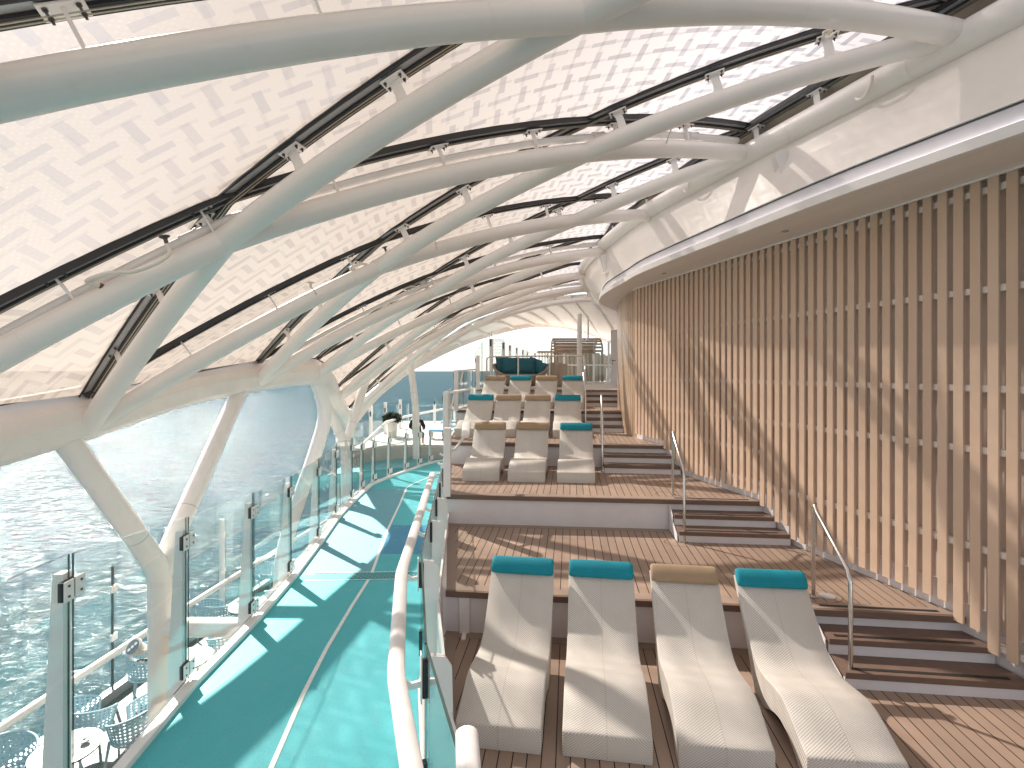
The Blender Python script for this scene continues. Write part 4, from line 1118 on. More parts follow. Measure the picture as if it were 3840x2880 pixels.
# sprinkler hoses
def hose(label, k, f, df=0.05):
    q = lerp2(Rn[k], Gn[k], f); b = pt(q[0], q[1], 0.21, q[2]) + Vector((0, 0.07, 0)); q2 = lerp2(Rn[k], Gn[k], f - df); e = pt(q2[0], q2[1], 0.30, q2[2]) + Vector((0, -0.10, 0))
    th_ = thing('sprinkler_hose', label, 'hose', b, 'curved sprinkler hoses under the roof')
    d = (e - b).normalized()
    mb = MB(); mb.tube([b, b + Vector((-0.04, -0.10, 0.03))], 0.045, 16); mb.tube([b - d * 0.09, b + d * 0.09], 0.058, 16); mb.build('socket', M['white'], th_)
    s_ = b + Vector((-0.05, -0.13, 0.045))
    mb = MB(); mb.tube([b + Vector((-0.035, -0.09, 0.03)), s_], 0.028, 12); mb.build('brass_nipple', M['rust'], th_)
    mb = MB(); mb.tube(crom([s_, s_ + Vector((-0.05, -0.06, 0.03)), s_ + Vector((0.04, -0.05, 0.03)) + d * 0.10, s_.lerp(e, 0.55) + Vector((0.0, -0.06, -0.05)), s_.lerp(e, 0.85) + Vector((0, -0.04, -0.06)), e + Vector((0.0, -0.02, -0.02)), e + Vector((-0.02, -0.02, 0.06))], 8), 0.017, 12); mb.build('hose', M['hose'], th_)
    mb = MB(); h_ = e + Vector((-0.02, -0.02, 0.06)); mb.tube([h_, h_ + Vector((-0.015, 0, 0.045))], 0.016, 12); mb.tube([h_ + Vector((-0.015, 0, 0.045)), h_ + Vector((-0.02, 0, 0.06))], [0.02, 0.042], 18); mb.build('nozzle', M['darkmetal'], th_)
hose('curved translucent hose with dark nozzle on the second arch', 3, 0.797)
hose('curved hose with nozzle on the fourth arch', 5, 0.63)
hose('small curved hose on the third arch near the fork', 4, 0.64)
# round sprinkler heads just under the film
for i, (k, f, dy) in enumerate(((2, 0.13, 0.55), (3, 0.17, -0.45), (3, 0.80, 0.3), (4, 0.50, -0.5), (4, 0.86, 0.4), (5, 0.22, 0.4), (4, 0.70, -0.4))):
    q = lerp2(Rn[k], Gn[k], f); b = pt(q[0], q[1] + dy, 0.20, q[2])
    mb = MB(); mb.tube([b, b + Vector((0, 0, 0.05))], 0.016, 10); mb.cyl(b + Vector((0, 0, 0.05)), 0.045, 0.012, 20); mb.tube([b + Vector((0, -dy * 0.9, -0.14)), b + Vector((0, -dy * 0.3, -0.03)), b], 0.01, 8)
    tag(mb.build('roof_sprinkler', M['hose']), 'small round sprinkler head under the film, ' + ['near the first arch at the ring', 'near the second arch at the ring', 'low by the second arch joint', 'mid way along the third arch', 'low by the third arch', 'near the fourth arch at the ring', 'beside the third arch lower joint'][i], 'sprinkler', 'round sprinkler heads under the roof')
# curved small handles on the ring
for i, y_ in enumerate((5.45, 8.3)):
    x_ = ring_at(y_); N = 14; mb = MB()
    mb.tube([(x_ - 0.16 + 0.0 * k, y_ + 0.14 * math.cos(math.pi * k / N), 6.22 - 0.16 * math.sin(math.pi * k / N)) for k in range(N + 1)], 0.018, 10)
    tag(mb.build('hose_loop', M['hose']), 'pale looped hose hanging beside the ring tube, ' + ('nearer one' if i == 0 else 'farther one'), 'hose', 'looped hoses at the ring tube')
# flexible ducts in the gap at the far bend
for i in range(3):
    mb = MB(); pts = crom([(2.55 + i * 0.10, 14.0 + i * 0.3, 6.15), (2.52 + i * 0.11, 14.4 + i * 0.3, 5.9), (2.60 + i * 0.1, 15.0 + i * 0.25, 5.75), (2.75 + i * 0.1, 15.6 + i * 0.2, 5.85)], 12)
    mb.tube(pts, [0.05 + 0.008 * (j % 2) for j in range(len(pts))], 12)
    tag(mb.build('flexible_duct', M['midmetal']), 'ribbed grey flexible duct in the gap at the far bend, %s of three' % ['nearest', 'middle', 'farthest'][i], 'duct', 'flexible ducts at the far bend')
# sprinkler row and dark gap along the ring
rf = [Vector((p.x - 0.02, p.y, 6.2 + FR - 0.02)) for p in Rc[6:]]
frame(rf, 'grey film frame with dark channel following the ring tube')
add_brackets(ring, [Vector((p.x, p.y, 6.2)) for p in Rc[12:]], 0.95, 'fin', False)
mb = MB(); ribbon(mb, [Vector((p.x + 0.03, p.y, 6.2 + FR + 0.035)) for p in Rc], [Vector((p.x + 0.3, p.y, 6.3)) for p in Rc])
tag(mb.build('ring_flashing', M['bronze']), 'dull bronze flashing behind the ring tube', 'flashing')

# ================================================================== UPPER DECK THINGS
# glass gates and posts at the terrace ends on the track side
tp = [(-1.10, 8.55, 0.99, 'the row of three loungers'), (-1.50, 11.4, 1.485, 'the lower row of four loungers'), (-1.58, 14.2, 1.98, 'the upper row of four loungers'), (-1.16, 17.0, 2.475, 'the upper deck')]
for i, (x_, y_, z, w_) in enumerate(tp):
    th_ = thing('terrace_post', 'white square clamp post at the track end of ' + w_, 'post', (x_, y_, z), 'white posts at the terrace ends')
    mb = MB(); mb.box((x_, y_, z + 0.56), (0.12, 0.14, 1.16)); mb.build('post_body', M['white'], th_, bevel=0.006)
    for zc in (0.2, 0.98):
        mb = MB(); mb.box((x_ - 0.06, y_ + 0.02, z + zc), (0.05, 0.06, 0.13)); mb.build('clamp', M['black'], th_)
    # wide flat handrail piece with bent arm
    if i < 3:
        mb = MB(); N = 12; pr_ = [(0.075 * math.cos(2 * math.pi * k / N), 0.03 * math.sin(2 * math.pi * k / N)) for k in range(N)]
        if i == 0: a, b = Vector((x_ + 0.27, y_ + 0.35, z + 0.95)), Vector((x_ + 0.24, y_ + 1.0, z + 1.12))
        else: a, b = Vector((x_ + 0.12, y_ - 0.05, z + 1.13)), Vector((x_ + 0.45, y_ + 0.9, z + 1.16))
        mb.sweep([a, a.lerp(b, 0.5), b], pr_); hr_ = mb.build('end_handrail', M['white'], th_, ang=30)
        mb = MB(); mb.tube([Vector((x_, y_, z + 0.75)), Vector((x_ + 0.12, y_ + 0.05, z + 0.76)), a.lerp(b, 0.2) - Vector((0, 0, 0.03))], 0.022, 10); mb.build('handrail_arm', M['white'], th_)
sg = [(-1.50, 11.5, 1.52, 2.60, 2.60), (-1.6, 14.3, 2.0, 3.12, 3.12), (-1.2, 17.1, 2.5, 3.70, 4.55)]
ends = [(-1.62, 14.1), (-1.26, 16.9), (-0.80, 19.2)]
for i, (x_, y_, z0, z1, z2) in enumerate(sg):
    mb = MB(); mid = ((x_ + ends[i][0]) / 2 - 0.02, (y_ + ends[i][1]) / 2)
    pane(mb, (x_ - 0.06, y_), (mid[0] - 0.06, mid[1] - 0.02), z0, z1, z1b=(z1 + z2) / 2); pane(mb, (mid[0] - 0.06, mid[1] + 0.02), (ends[i][0] - 0.06, ends[i][1]), z0, (z1 + z2) / 2, z1b=z2)
    tag(mb.build('side_glass', [M['glass'], M['glassedge']], smooth=False), 'green tinted side glass with dark edge beside the ' + ['lower row of four loungers', 'upper row of four loungers', 'sofa, sloping upwards'][i], 'glass pane', 'side glass of the upper terraces')
ug = [(-0.79, 19.4), (-0.36, 21.8), (-0.09, 24.2), (0.26, 26.7), (0.65, 29.4), (1.0, 32.0), (1.6, 34.5), (2.6, 37.0), (4.2, 38.6), (6.2, 39.4)]
for i, p in enumerate(ug):
    mb = MB(); mb.box((p[0], p[1], 3.38), (0.13, 0.16, 1.9)); o_ = mb.build('windscreen_post', M['white'], bevel=0.006)
    tag(o_, 'white windscreen post on the upper deck, %s from the camera' % ORD[i], 'post', 'posts of the upper deck windscreen')
    mb = MB(); mb.box((p[0] - 0.03, p[1] - 0.06, 4.18), (0.07, 0.07, 0.28)); mb.build('clamp', M['black'], o_)
    if i < len(ug) - 1:
        mb = MB(); pane(mb, p, ug[i + 1], 2.5, 4.6); tag(mb.build('windscreen_glass', [M['glass'], M['glassedge']], smooth=False), 'tall green windscreen pane on the upper deck, %s from the camera' % ORD[i], 'glass pane', 'panes of the upper deck windscreen')
# bar in front of the sofa
th_ = thing('sofa_railing', 'brushed steel guard rail in front of the wicker sofa', 'railing', (0.5, 17.1, 2.475))
bx0, bx1 = -0.86, 2.38
rp = lambda x_: (x_, 17.02 - 0.115 * (x_ + 1.2) + 0.06)
mb = MB(); pts = [Vector((*rp(bx0), 2.475)), Vector((*rp(bx0), 3.45)), Vector((*rp(bx0 + 0.03), 3.54)), Vector((*rp(bx0 + 0.1), 3.58)), Vector((*rp(bx1), 3.60))]
mb.tube(pts, 0.026, 12); mb.build('top_rail', M['steel'], th_)
for x_ in (0.21, 1.26, bx1):
    mb = MB(); a = Vector((*rp(x_), 2.475)); mb.tube([a, a + Vector((0, 0, 1.11))], 0.024, 12); mb.build('post', M['steel'], th_)
# wicker daybed sofa
sx, sy, sz = 0.32, 18.5, 2.475
sofa = thing('wicker_sofa', 'round wicker basket sofa with deep teal cushions behind the steel rail', 'sofa', (sx, sy, sz))
mb = MB(); N = 48; prof = [(0.30, 0.02), (0.52, 0.05), (0.78, 0.20), (0.95, 0.42), (1.02, 0.62)]
vs = []; rings = len(prof)
def rim(a):    # rim height factor: higher at the sides and back, low in front
    f = math.sin(a)          # +1 at back
    return 0.40 + 0.50 * (0.5 + 0.5 * f) + 0.16 * abs(math.cos(a)) ** 3
for side_ in (1.0, 0.94):
    for j, (rr, zz) in enumerate(prof):
        for k in range(N):
            a = 2 * math.pi * k / N; h_ = zz / 0.62 * rim(a)
            vs.append((sx + rr * side_ * math.cos(a), sy + 0.62 * rr * side_ * math.sin(a), sz + h_ + (0.0 if side_ == 1.0 else 0.02 * (1 if j == 0 else 0))))
fs = []
for s_ in (0, 1):
    o_ = s_ * rings * N
    for j in range(rings - 1):
        for k in range(N):
            f = (o_ + j * N + k, o_ + j * N + (k + 1) % N, o_ + (j + 1) * N + (k + 1) % N, o_ + (j + 1) * N + k); fs.append(f if s_ == 0 else f[::-1])
t0_ = (rings - 1) * N; t1_ = rings * N + (rings - 1) * N
fs += [(t0_ + k, t0_ + (k + 1) % N, t1_ + (k + 1) % N, t1_ + k) for k in range(N)]
mb.add(vs, fs); mb.build('wicker_shell', M['basket'], sofa)
mb = MB(); mb.tube([Vector(vs[t0_ + k]) for k in range(N)], 0.035, 10, closed=True); mb.build('rolled_rim', M['basket'], sofa)
mb = MB(); vs = []; rr_ = [(0.0, 0.50), (0.80, 0.50), (0.86, 0.46), (0.84, 0.36), (0.0, 0.34)]
for rr, zz in rr_: vs += [(sx + rr * math.cos(2 * math.pi * k / N), sy + 0.62 * rr * math.sin(2 * math.pi * k / N), sz + zz) for k in range(N)]
mb.add(vs, [(j * N + k, j * N + (k + 1) % N, (j + 1) * N + (k + 1) % N, (j + 1) * N + k) for j in range(4) for k in range(N)]); mb.build('seat_cushion', M['grey'], sofa)
def cushion(parent, c, w_, h_, d_, rz, tx, mat, name='cushion', roll=0):
    mb = MB(); n = 10; vs = []
    mt = Matrix.Translation(c) @ Matrix.Rotation(rz, 4, 'Z') @ Matrix.Rotation(tx, 4, 'X') @ Matrix.Rotation(roll, 4, 'Y')
    for s_ in (1, -1):
        for i in range(n + 1):
            for j in range(n + 1):
                u_ = i / n * 2 - 1; v_ = j / n * 2 - 1
                pin = 1 - 0.10 * (1 - (1 - u_ * u_)) * 0 - 0.07 * ((1 - u_ * u_) + (1 - v_ * v_)) * 0.5 * (max(abs(u_), abs(v_)) ** 3)
                t_ = ((1 - u_ ** 4) * (1 - v_ ** 4)) ** 0.45
                vs.append(mt @ Vector((u_ * w_ / 2 * pin, s_ * d_ / 2 * t_, v_ * h_ / 2 * pin)))
    m_ = (n + 1) ** 2; fs = []
    for s_ in (0, 1):
        for i in range(n):
            for j in range(n):
                f = (s_ * m_ + i * (n + 1) + j, s_ * m_ + i * (n + 1) + j + 1, s_ * m_ + (i + 1) * (n + 1) + j + 1, s_ * m_ + (i + 1) * (n + 1) + j); fs.append(f if s_ == 0 else f[::-1])
    mb.add(vs, fs)
    return mb.build(name, mat, parent, ang=80)
cg = 'deep teal cushions on the wicker sofa'
cds = [((sx - 0.40, sy + 0.12, sz + 0.82), 0.62, 0.62, 0.0, 'front left'), ((sx + 0.22, sy + 0.10, sz + 0.82), 0.64, 0.60, 0.0, 'front centre'),
       ((sx - 0.66, sy + 0.22, sz + 0.84), 0.55, 0.62, 0.5, 'leftmost, turned sideways'), ((sx + 0.72, sy + 0.12, sz + 0.72), 0.55, 0.50, -0.6, 'rightmost, lying low'), ((sx + 0.50, sy + 0.36, sz + 0.86), 0.5, 0.5, -0.2, 'rear right')]
for c, w_, h_, rz, nm in cds:
    o_ = cushion(None, c, w_, h_, 0.2, rz, R(-14), M['deepteal'], 'sofa_cushion', 0.0 if 'right' not in nm else 0.35)
    tag(o_, 'deep teal square cushion on the wicker sofa, ' + nm, 'cushion', cg)
# second basket chair and small tables
th_ = thing('basket_chair', 'pale tub chair behind the right end of the wicker sofa', 'armchair', (1.75, 19.6, 2.475))
mb = MB(); N = 28; vs = []
for j, (rr, zz) in enumerate(((0.25, 0.08), (0.36, 0.3), (0.42, 0.62), (0.42, 0.95))):
    vs += [(1.75 + rr * math.cos(math.pi * (1.05 + 1.1 * k / N)) * -1, 19.6 + rr * math.sin(math.pi * (1.05 + 1.1 * k / N)), 2.475 + zz * (1 - 0.2 * abs(k / N - 0.5))) for k in range(N + 1)]
mb.add(vs, [(j * (N + 1) + k, j * (N + 1) + k + 1, (j + 1) * (N + 1) + k + 1, (j + 1) * (N + 1) + k) for j in range(3) for k in range(N)])
mb.build('tub_shell', M['curtain'], th_); mb = MB(); mb.cyl((1.75, 19.6, 2.475 + 0.35), 0.33, 0.1); mb.build('seat', M['curtain'], th_)
mb = MB(); mb.cyl((1.75, 19.6, 2.475), 0.2, 0.35); mb.build('foot', M['curtain'], th_)
for i, (x_, y_) in enumerate(((-0.78, 18.35), (1.42, 18.45))):
    th_ = thing('side_table', 'small round grey side table %s of the wicker sofa' % ('left' if i == 0 else 'right'), 'table', (x_, y_, 2.475), 'small tables beside the sofa')
    mb = MB(); mb.cyl((x_, y_, 2.475 + 0.42), 0.16, 0.02); mb.build('top', M['midmetal'], th_)
    mb = MB(); mb.cyl((x_, y_, 2.475 + 0.01), 0.02, 0.41, 12); mb.cyl((x_, y_, 2.475), 0.12, 0.012, 20); mb.build('stand', M['white'], th_)
# white column with hooked pipe
mb = MB(); mb.tube([(2.62, 19.5, 2.475), (2.62, 19.5, 5.3)], 0.095, 24)
cl = tag(mb.build('round_column', M['white']), 'white round column on the upper deck right of the sofa', 'column')
mb = MB(); mb.tube(crom([(2.70, 19.4, 4.30), (2.78, 19.4, 4.26), (2.90, 19.4, 4.32), (2.94, 19.4, 4.45), (2.94, 19.4, 5.2)], 6), 0.035, 12); mb.build('hooked_pipe', M['white'], cl)
# white door
th_ = thing('white_door', 'open white door with black lever handle at the end of the board wall', 'door', (4.15, 20.0, 2.475))
mb = MB(); mb.box((4.16, 20.0, 2.49 + 1.12), (0.46, 0.05, 2.24), 0.0); mb.build('leaf', M['riser'], th_, smooth=False)
mb = MB(); mb.tube([(3.99, 19.97, 3.50), (3.99, 19.91, 3.50)], 0.022, 10); mb.tube([(3.99, 19.91, 3.50), (4.11, 19.91, 3.50)], 0.012, 8); mb.tube([(3.99, 19.97, 3.38), (3.99, 19.955, 3.38)], 0.02, 10); mb.build('lever_handle', M['black'], th_)
# slatted barrel roof cabana
cb = thing('cabana', 'cabana with barrel roof of weathered slats and beige curtains', 'cabana', (3.6, 28, 2.475))
for k in range(13):
    a = math.pi * (0.0 + k / 12.0); mb = MB()
    y_, z_ = 28 - 1.3 * math.cos(a), 4.15 + 0.75 * math.sin(a)
    mb.box((3.55, y_, z_), (2.6, 0.12, 0.035), tilt=Matrix.Rotation(math.atan2(0.75 * math.cos(a), 1.3 * math.sin(a)) , 4, 'X')); mb.build('roof_slat', M['slatbrown'], cb, smooth=False)
for x_ in (2.28, 4.82):
    mb = MB(); mb.tube([(x_, 28 - 1.28 * math.cos(math.pi * k / 16), 4.12 + 0.73 * math.sin(math.pi * k / 16)) for k in range(17)], 0.05, 8); mb.build('roof_arch', M['slatbrown'], cb)
for x_ in (2.3, 4.8):
    for y_ in (26.75, 29.25):
        mb = MB(); mb.box((x_, y_, 3.32), (0.12, 0.12, 1.7)); mb.build('corner_post', M['slatbrown'], cb)
mb = MB(); vs = []
for k in range(60): vs += [(2.42 + 2.26 * k / 59, 26.8 + 0.05 * math.sin(k * 1.1), 2.5), (2.42 + 2.26 * k / 59, 26.8 + 0.03 * math.sin(k * 1.1), 4.05)]
mb.add(vs, [(2 * k, 2 * k + 2, 2 * k + 3, 2 * k + 1) for k in range(59)]); mb.build('curtain', M['curtain'], cb)
pg = thing('slatted_pergola', 'low brown pergola with upright slats left of the cabana', 'pergola', (2.0, 27.5, 2.475))
mb = MB(); mb.box((1.9, 27.6, 4.12), (1.1, 1.6, 0.07)); mb.build('pergola_roof', M['slatbrown'], pg)
for k in range(7):
    mb = MB(); mb.box((1.45 + k * 0.16, 26.9, 3.27), (0.05, 0.05, 1.62)); mb.build('upright_slat', M['slatbrown'], pg)
# white framed glass fence at right
fn = thing('framed_glass_fence', 'white framed glass fence between the column and the white door', 'fence', (4.2, 24.5, 2.475))
for k in range(7):
    mb = MB(); x_ = 2.55 + k * 0.72; mb.box((x_, 24.5, 3.5 if k % 2 else 3.2), (0.09, 0.09, 2.05 if k % 2 else 1.45)); mb.build('fence_post', M['white'], fn)
for z in (2.55, 3.38):
    mb = MB(); mb.box((4.7, 24.5, z), (4.4, 0.06, 0.07)); mb.build('fence_rail', M['white'], fn)
mb = MB(); pane(mb, (2.6, 24.55), (6.9, 24.55), 2.6, 4.45); mb.build('fence_glass', [M['glass'], M['glassedge']], fn, smooth=False)
th_ = thing('beige_wind_curtain', 'beige pleated wind curtains behind the framed fence', 'curtain', (6, 29.5, 2.475))
mb = MB(); vs = []
for k in range(90): vs += [(4.9 + 4.6 * k / 89, 29.5 + 0.06 * math.sin(k * 1.3), 2.5), (4.9 + 4.6 * k / 89, 29.5 + 0.03 * math.sin(k * 1.3), 4.0 + 0.08 * ((k // 3) % 2))]
mb.add(vs, [(2 * k, 2 * k + 2, 2 * k + 3, 2 * k + 1) for k in range(89)]); mb.build('cloth', M['curtain'], th_)
mb = MB(); mb.box((5.75, 26.5, 2.475 + 0.4), (1.5, 0.5, 0.8)); o_ = tag(mb.build('white_planter', M['white'], bevel=0.02), 'long white planter box with dark hedge behind the framed fence', 'planter')
mb = MB()
for k in range(700):
    p = Vector((random.uniform(5.05, 6.45), random.uniform(26.3, 26.7), random.uniform(3.25, 3.72))); d = Vector((random.gauss(0, 1), random.gauss(0, 1), random.gauss(0, 1) + 0.6)).normalized() * 0.09; e = d.orthogonal().normalized() * 0.02
    mb.add([p - e, p + e, p + d], [(0, 1, 2)])
mb.build('hedge', M['leaf'], o_, smooth=False)
for i in range(3):
    cu = cushion(None, (5.0 + i * 0.17, 23.4 - i * 0.03, 2.475 + 0.30 + i * 0.05), 0.40, 0.5, 0.13, 0.3, R(-35), M['mint'], 'mint_cushion', 0.5)
    tag(cu, 'striped mint cushion leaning beside the white door, ' + ['left', 'middle', 'right'][i] + ' one of the pile', 'cushion', 'mint cushions by the white door')
mb = MB(); mb.box((5.5, 23.5, 2.475 + 0.12), (2.0, 0.9, 0.24)); tag(mb.build('low_daybed', M['riser'], bevel=0.03), 'low white daybed under the mint cushions', 'daybed')

# ================================================================== FAR PLATFORM AT TRACK LEVEL
mb = MB(); mb.prism([(-6.0, 18.2), (-1.55, 17.9), (-1.3, 19.4), (0.4, 27), (-1.5, 29), (-6.2, 29)], -0.2, 0.2)
tag(mb.build('far_platform', M['cream'], smooth=False), 'cream deck platform beyond the far end of the track', kind='structure')
mb = MB(); mb.prism([(-5.6, 15.2), (-3.2, 16.6), (-2.2, 17.9), (-1.6, 18.0), (-1.6, 18.6), (-5.6, 18.4)], -0.34, -0.05)
tag(mb.build('aqua_ledge', M['aqua'], smooth=False), 'aqua painted floor just beyond the track glass', kind='structure')
mb = MB(); mb.sweep(crom([(-5.4, 16.6, -0.02), (-4.9, 17.6, 0.1), (-4.2, 18.1, 0.1), (-3.2, 18.25, 0.1), (-1.7, 18.0, 0.1)], 6), [(-0.2, -0.3), (0.2, -0.3), (0.12, 0.25), (0.0, 0.32), (-0.12, 0.25)])
tag(mb.build('curved_bulwark', M['cream'], ang=30), 'rounded cream bulwark behind the far glass of the track', 'bulwark')
th_ = thing('potted_bush', 'dark spiky bush in a pale round pot beyond the track', 'plant', (-5.25, 22, 0.2))
mb = MB(); mb.tube([(-5.25, 22, 0.2), (-5.25, 22, 0.30), (-5.25, 22, 0.84), (-5.25, 22, 0.86)], [0.19, 0.20, 0.235, 0.225], 24); mb.build('pot', M['pot'], th_)
mb = MB()
for k in range(1500):
    a = random.uniform(0, 6.283); r_ = math.sqrt(random.random()) * 0.36; z = 0.84 + random.random() ** 0.8 * (0.40 - r_ * 0.45)
    p = Vector((-5.25 + r_ * math.cos(a), 22 + r_ * math.sin(a), z + 0.04 * math.sin(a * 3))); d = (Vector((math.cos(a) * (0.3 + r_ * 2), math.sin(a) * (0.3 + r_ * 2), 0.8)) + Vector((random.gauss(0, .4), random.gauss(0, .4), random.gauss(0, .3)))).normalized() * random.uniform(0.08, 0.16)
    e = d.orthogonal().normalized() * 0.012; mb.add([p - e, p + d * 0.5 + e, p + d, p + d * 0.5 - e * 1.5], [(0, 1, 2, 3)])
mb.build('foliage', M['leaf'], th_, smooth=False)
# balustrade at the far platform
fp = [(-6.1, 19.0), (-5.9, 21.0), (-5.8, 23.0), (-5.6, 25.2), (-5.2, 27.4), (-4.3, 27.9), (-3.2, 28.0), (-2.1, 28.1), (-1.0, 28.2)]
for i, p in enumerate(fp):
    mb = MB(); mb.box((p[0], p[1], 0.72 if i > 4 else 0.9), (0.13, 0.10, 1.05 if i > 4 else 1.5)); o_ = mb.build('platform_post', M['white'], bevel=0.005)
    tag(o_, 'white post of the platform balustrade, %s from the left' % ORD[i], 'post', 'posts of the platform balustrade')
    mb = MB(); mb.box((p[0], p[1] - 0.05, 1.30), (0.05, 0.05, 0.2)); mb.build('clamp', M['black'], o_)
    if i: 
        mb = MB(); pane(mb, fp[i - 1], p, 0.25, 1.62); tag(mb.build('platform_glass', [M['glass'], M['glassedge']], smooth=False), 'glass pane of the platform balustrade, %s from the left' % ORD[i - 1], 'glass pane', 'panes of the platform balustrade')
mb = MB(); mb.tube([(-5.6, 18.9, 0.35), (-5.2, 20.8, 0.98), (-4.9, 23.0, 1.0), (-3.6, 26.8, 1.08), (-1.2, 27.6, 1.25)], 0.05, 12)
tag(mb.build('platform_handrail', M['white']), 'white rising handrail of the far platform', 'handrail')
for i, (x_, y_) in enumerate(((-2.6, 21.4), (-2.0, 23.2), (-2.6, 25.0))):
    th_ = thing('flat_sunbed', 'flat blue and white sunbed on the far platform, ' + ['nearest', 'middle', 'farthest'][i], 'sunbed', (x_, y_, 0.2), 'flat blue sunbeds on the far platform')
    mb = MB(); mb.box((x_, y_, 0.53), (1.9, 0.62, 0.05)); mb.build('frame', M['white'], th_)
    mb = MB(); mb.box((x_, y_, 0.585), (1.84, 0.56, 0.05)); mb.build('mattress', M['mattress'] if 'mattress' in M else M.setdefault('mattress', plain('blue mattress', (0.10, 0.34, 0.58), 0.8)), th_, bevel=0.01)
    for a in (-0.8, 0.8):
        mb = MB(); mb.box((x_ + a, y_, 0.35), (0.05, 0.5, 0.3)); mb.build('leg', M['white'], th_)

# person in a black shirt seen from behind, seated beyond the bent column
pr = thing('person', 'person in a black shirt seen from behind, seated beyond the bent white column', 'person', (-3.66, 19.3, 0.2))
px_, py_, pz_ = -3.66, 19.3, 0.2
V_ = [(0, 0, .50), (0, .02, .72), (0, .03, .95), (0, .05, 1.04), (0, .09, 1.14), (0, .11, 1.24), (.17, .02, .98), (.27, .06, .74), (.22, .28, .64), (.16, .40, .62), (-.17, .02, .98), (-.27, .06, .74), (-.22, .28, .64), (-.16, .40, .62), (.11, .08, .46), (.15, .45, .46), (.15, .47, .06), (.15, .60, .04), (-.11, .08, .46), (-.15, .45, .46), (-.15, .47, .06), (-.15, .60, .04)]
E_ = [(0, 1), (1, 2), (2, 3), (3, 4), (4, 5), (2, 6), (6, 7), (7, 8), (8, 9), (2, 10), (10, 11), (11, 12), (12, 13), (0, 14), (14, 15), (15, 16), (16, 17), (0, 18), (18, 19), (19, 20), (20, 21)]
Rr = [.15, .165, .165, .06, .085, .085, .10, .075, .05, .032, .10, .075, .042, .03, .09, .065, .045, .035, .09, .065, .045, .035]
me = bpy.data.meshes.new('person_body'); me.from_pydata(V_, E_, [])
ob = bpy.data.objects.new('body', me); C.objects.link(ob)
sk = ob.modifiers.new('skin', 'SKIN'); sk.use_smooth_shade = True
for v_, r_ in zip(me.skin_vertices[0].data, Rr): v_.radius = (r_, r_)
me.skin_vertices[0].data[0].use_root = True
ob.modifiers.new('sub', 'SUBSURF').levels = 2
bpy.context.view_layer.update()
dg = bpy.context.evaluated_depsgraph_get(); me2 = bpy.data.meshes.new_from_object(ob.evaluated_get(dg)); bpy.data.objects.remove(ob)
for mm in (M['skin'], M['shirt'], M['hair']): me2.materials.append(mm)
for p in me2.polygons:
    c = p.center; p.material_index = 1 if (c.z > 0.40 and c.z < 1.01 and c.y < 0.24) or (c.z < 0.62 and c.z > 0.25) else 0
ob = bpy.data.objects.new('body', me2); C.objects.link(ob); ob.parent = pr
mb = MB(); vs = []; N = 20
for i in range(9):
    th = math.pi * i / 8
    vs += [(px_ + 0.095 * math.sin(th) * math.cos(2 * math.pi * k / N), py_ + 0.075 + 0.105 * math.sin(th) * math.sin(2 * math.pi * k / N), pz_ + 1.24 + 0.115 * math.cos(th)) for k in range(N)]
mb.add(vs, [(i * N + k, (i + 1) * N + k, (i + 1) * N + (k + 1) % N, i * N + (k + 1) % N) for i in range(6) for k in range(N)]); mb.build('hair', M['hair'], pr)
mb = MB(); mb.box((px_ - 0.04 + 0.16, py_ - 0.132, pz_ + 0.86), (0.09, 0.008, 0.12)); mb.build('shirt_print', M['white'], pr)
th_ = thing('stool', 'low white stool under the seated person', 'stool', (px_, py_, pz_))
mb = MB(); mb.cyl((px_, py_ + 0.05, pz_ + 0.33), 0.2, 0.05); mb.build('seat', M['white'], th_)
for a in range(4):
    mb = MB(); mb.tube([(px_ + 0.15 * math.cos(a * 1.57 + .8), py_ + 0.05 + 0.15 * math.sin(a * 1.57 + .8), pz_ + 0.34), (px_ + 0.18 * math.cos(a * 1.57 + .8), py_ + 0.05 + 0.18 * math.sin(a * 1.57 + .8), pz_)], 0.014, 8); mb.build('leg', M['white'], th_)

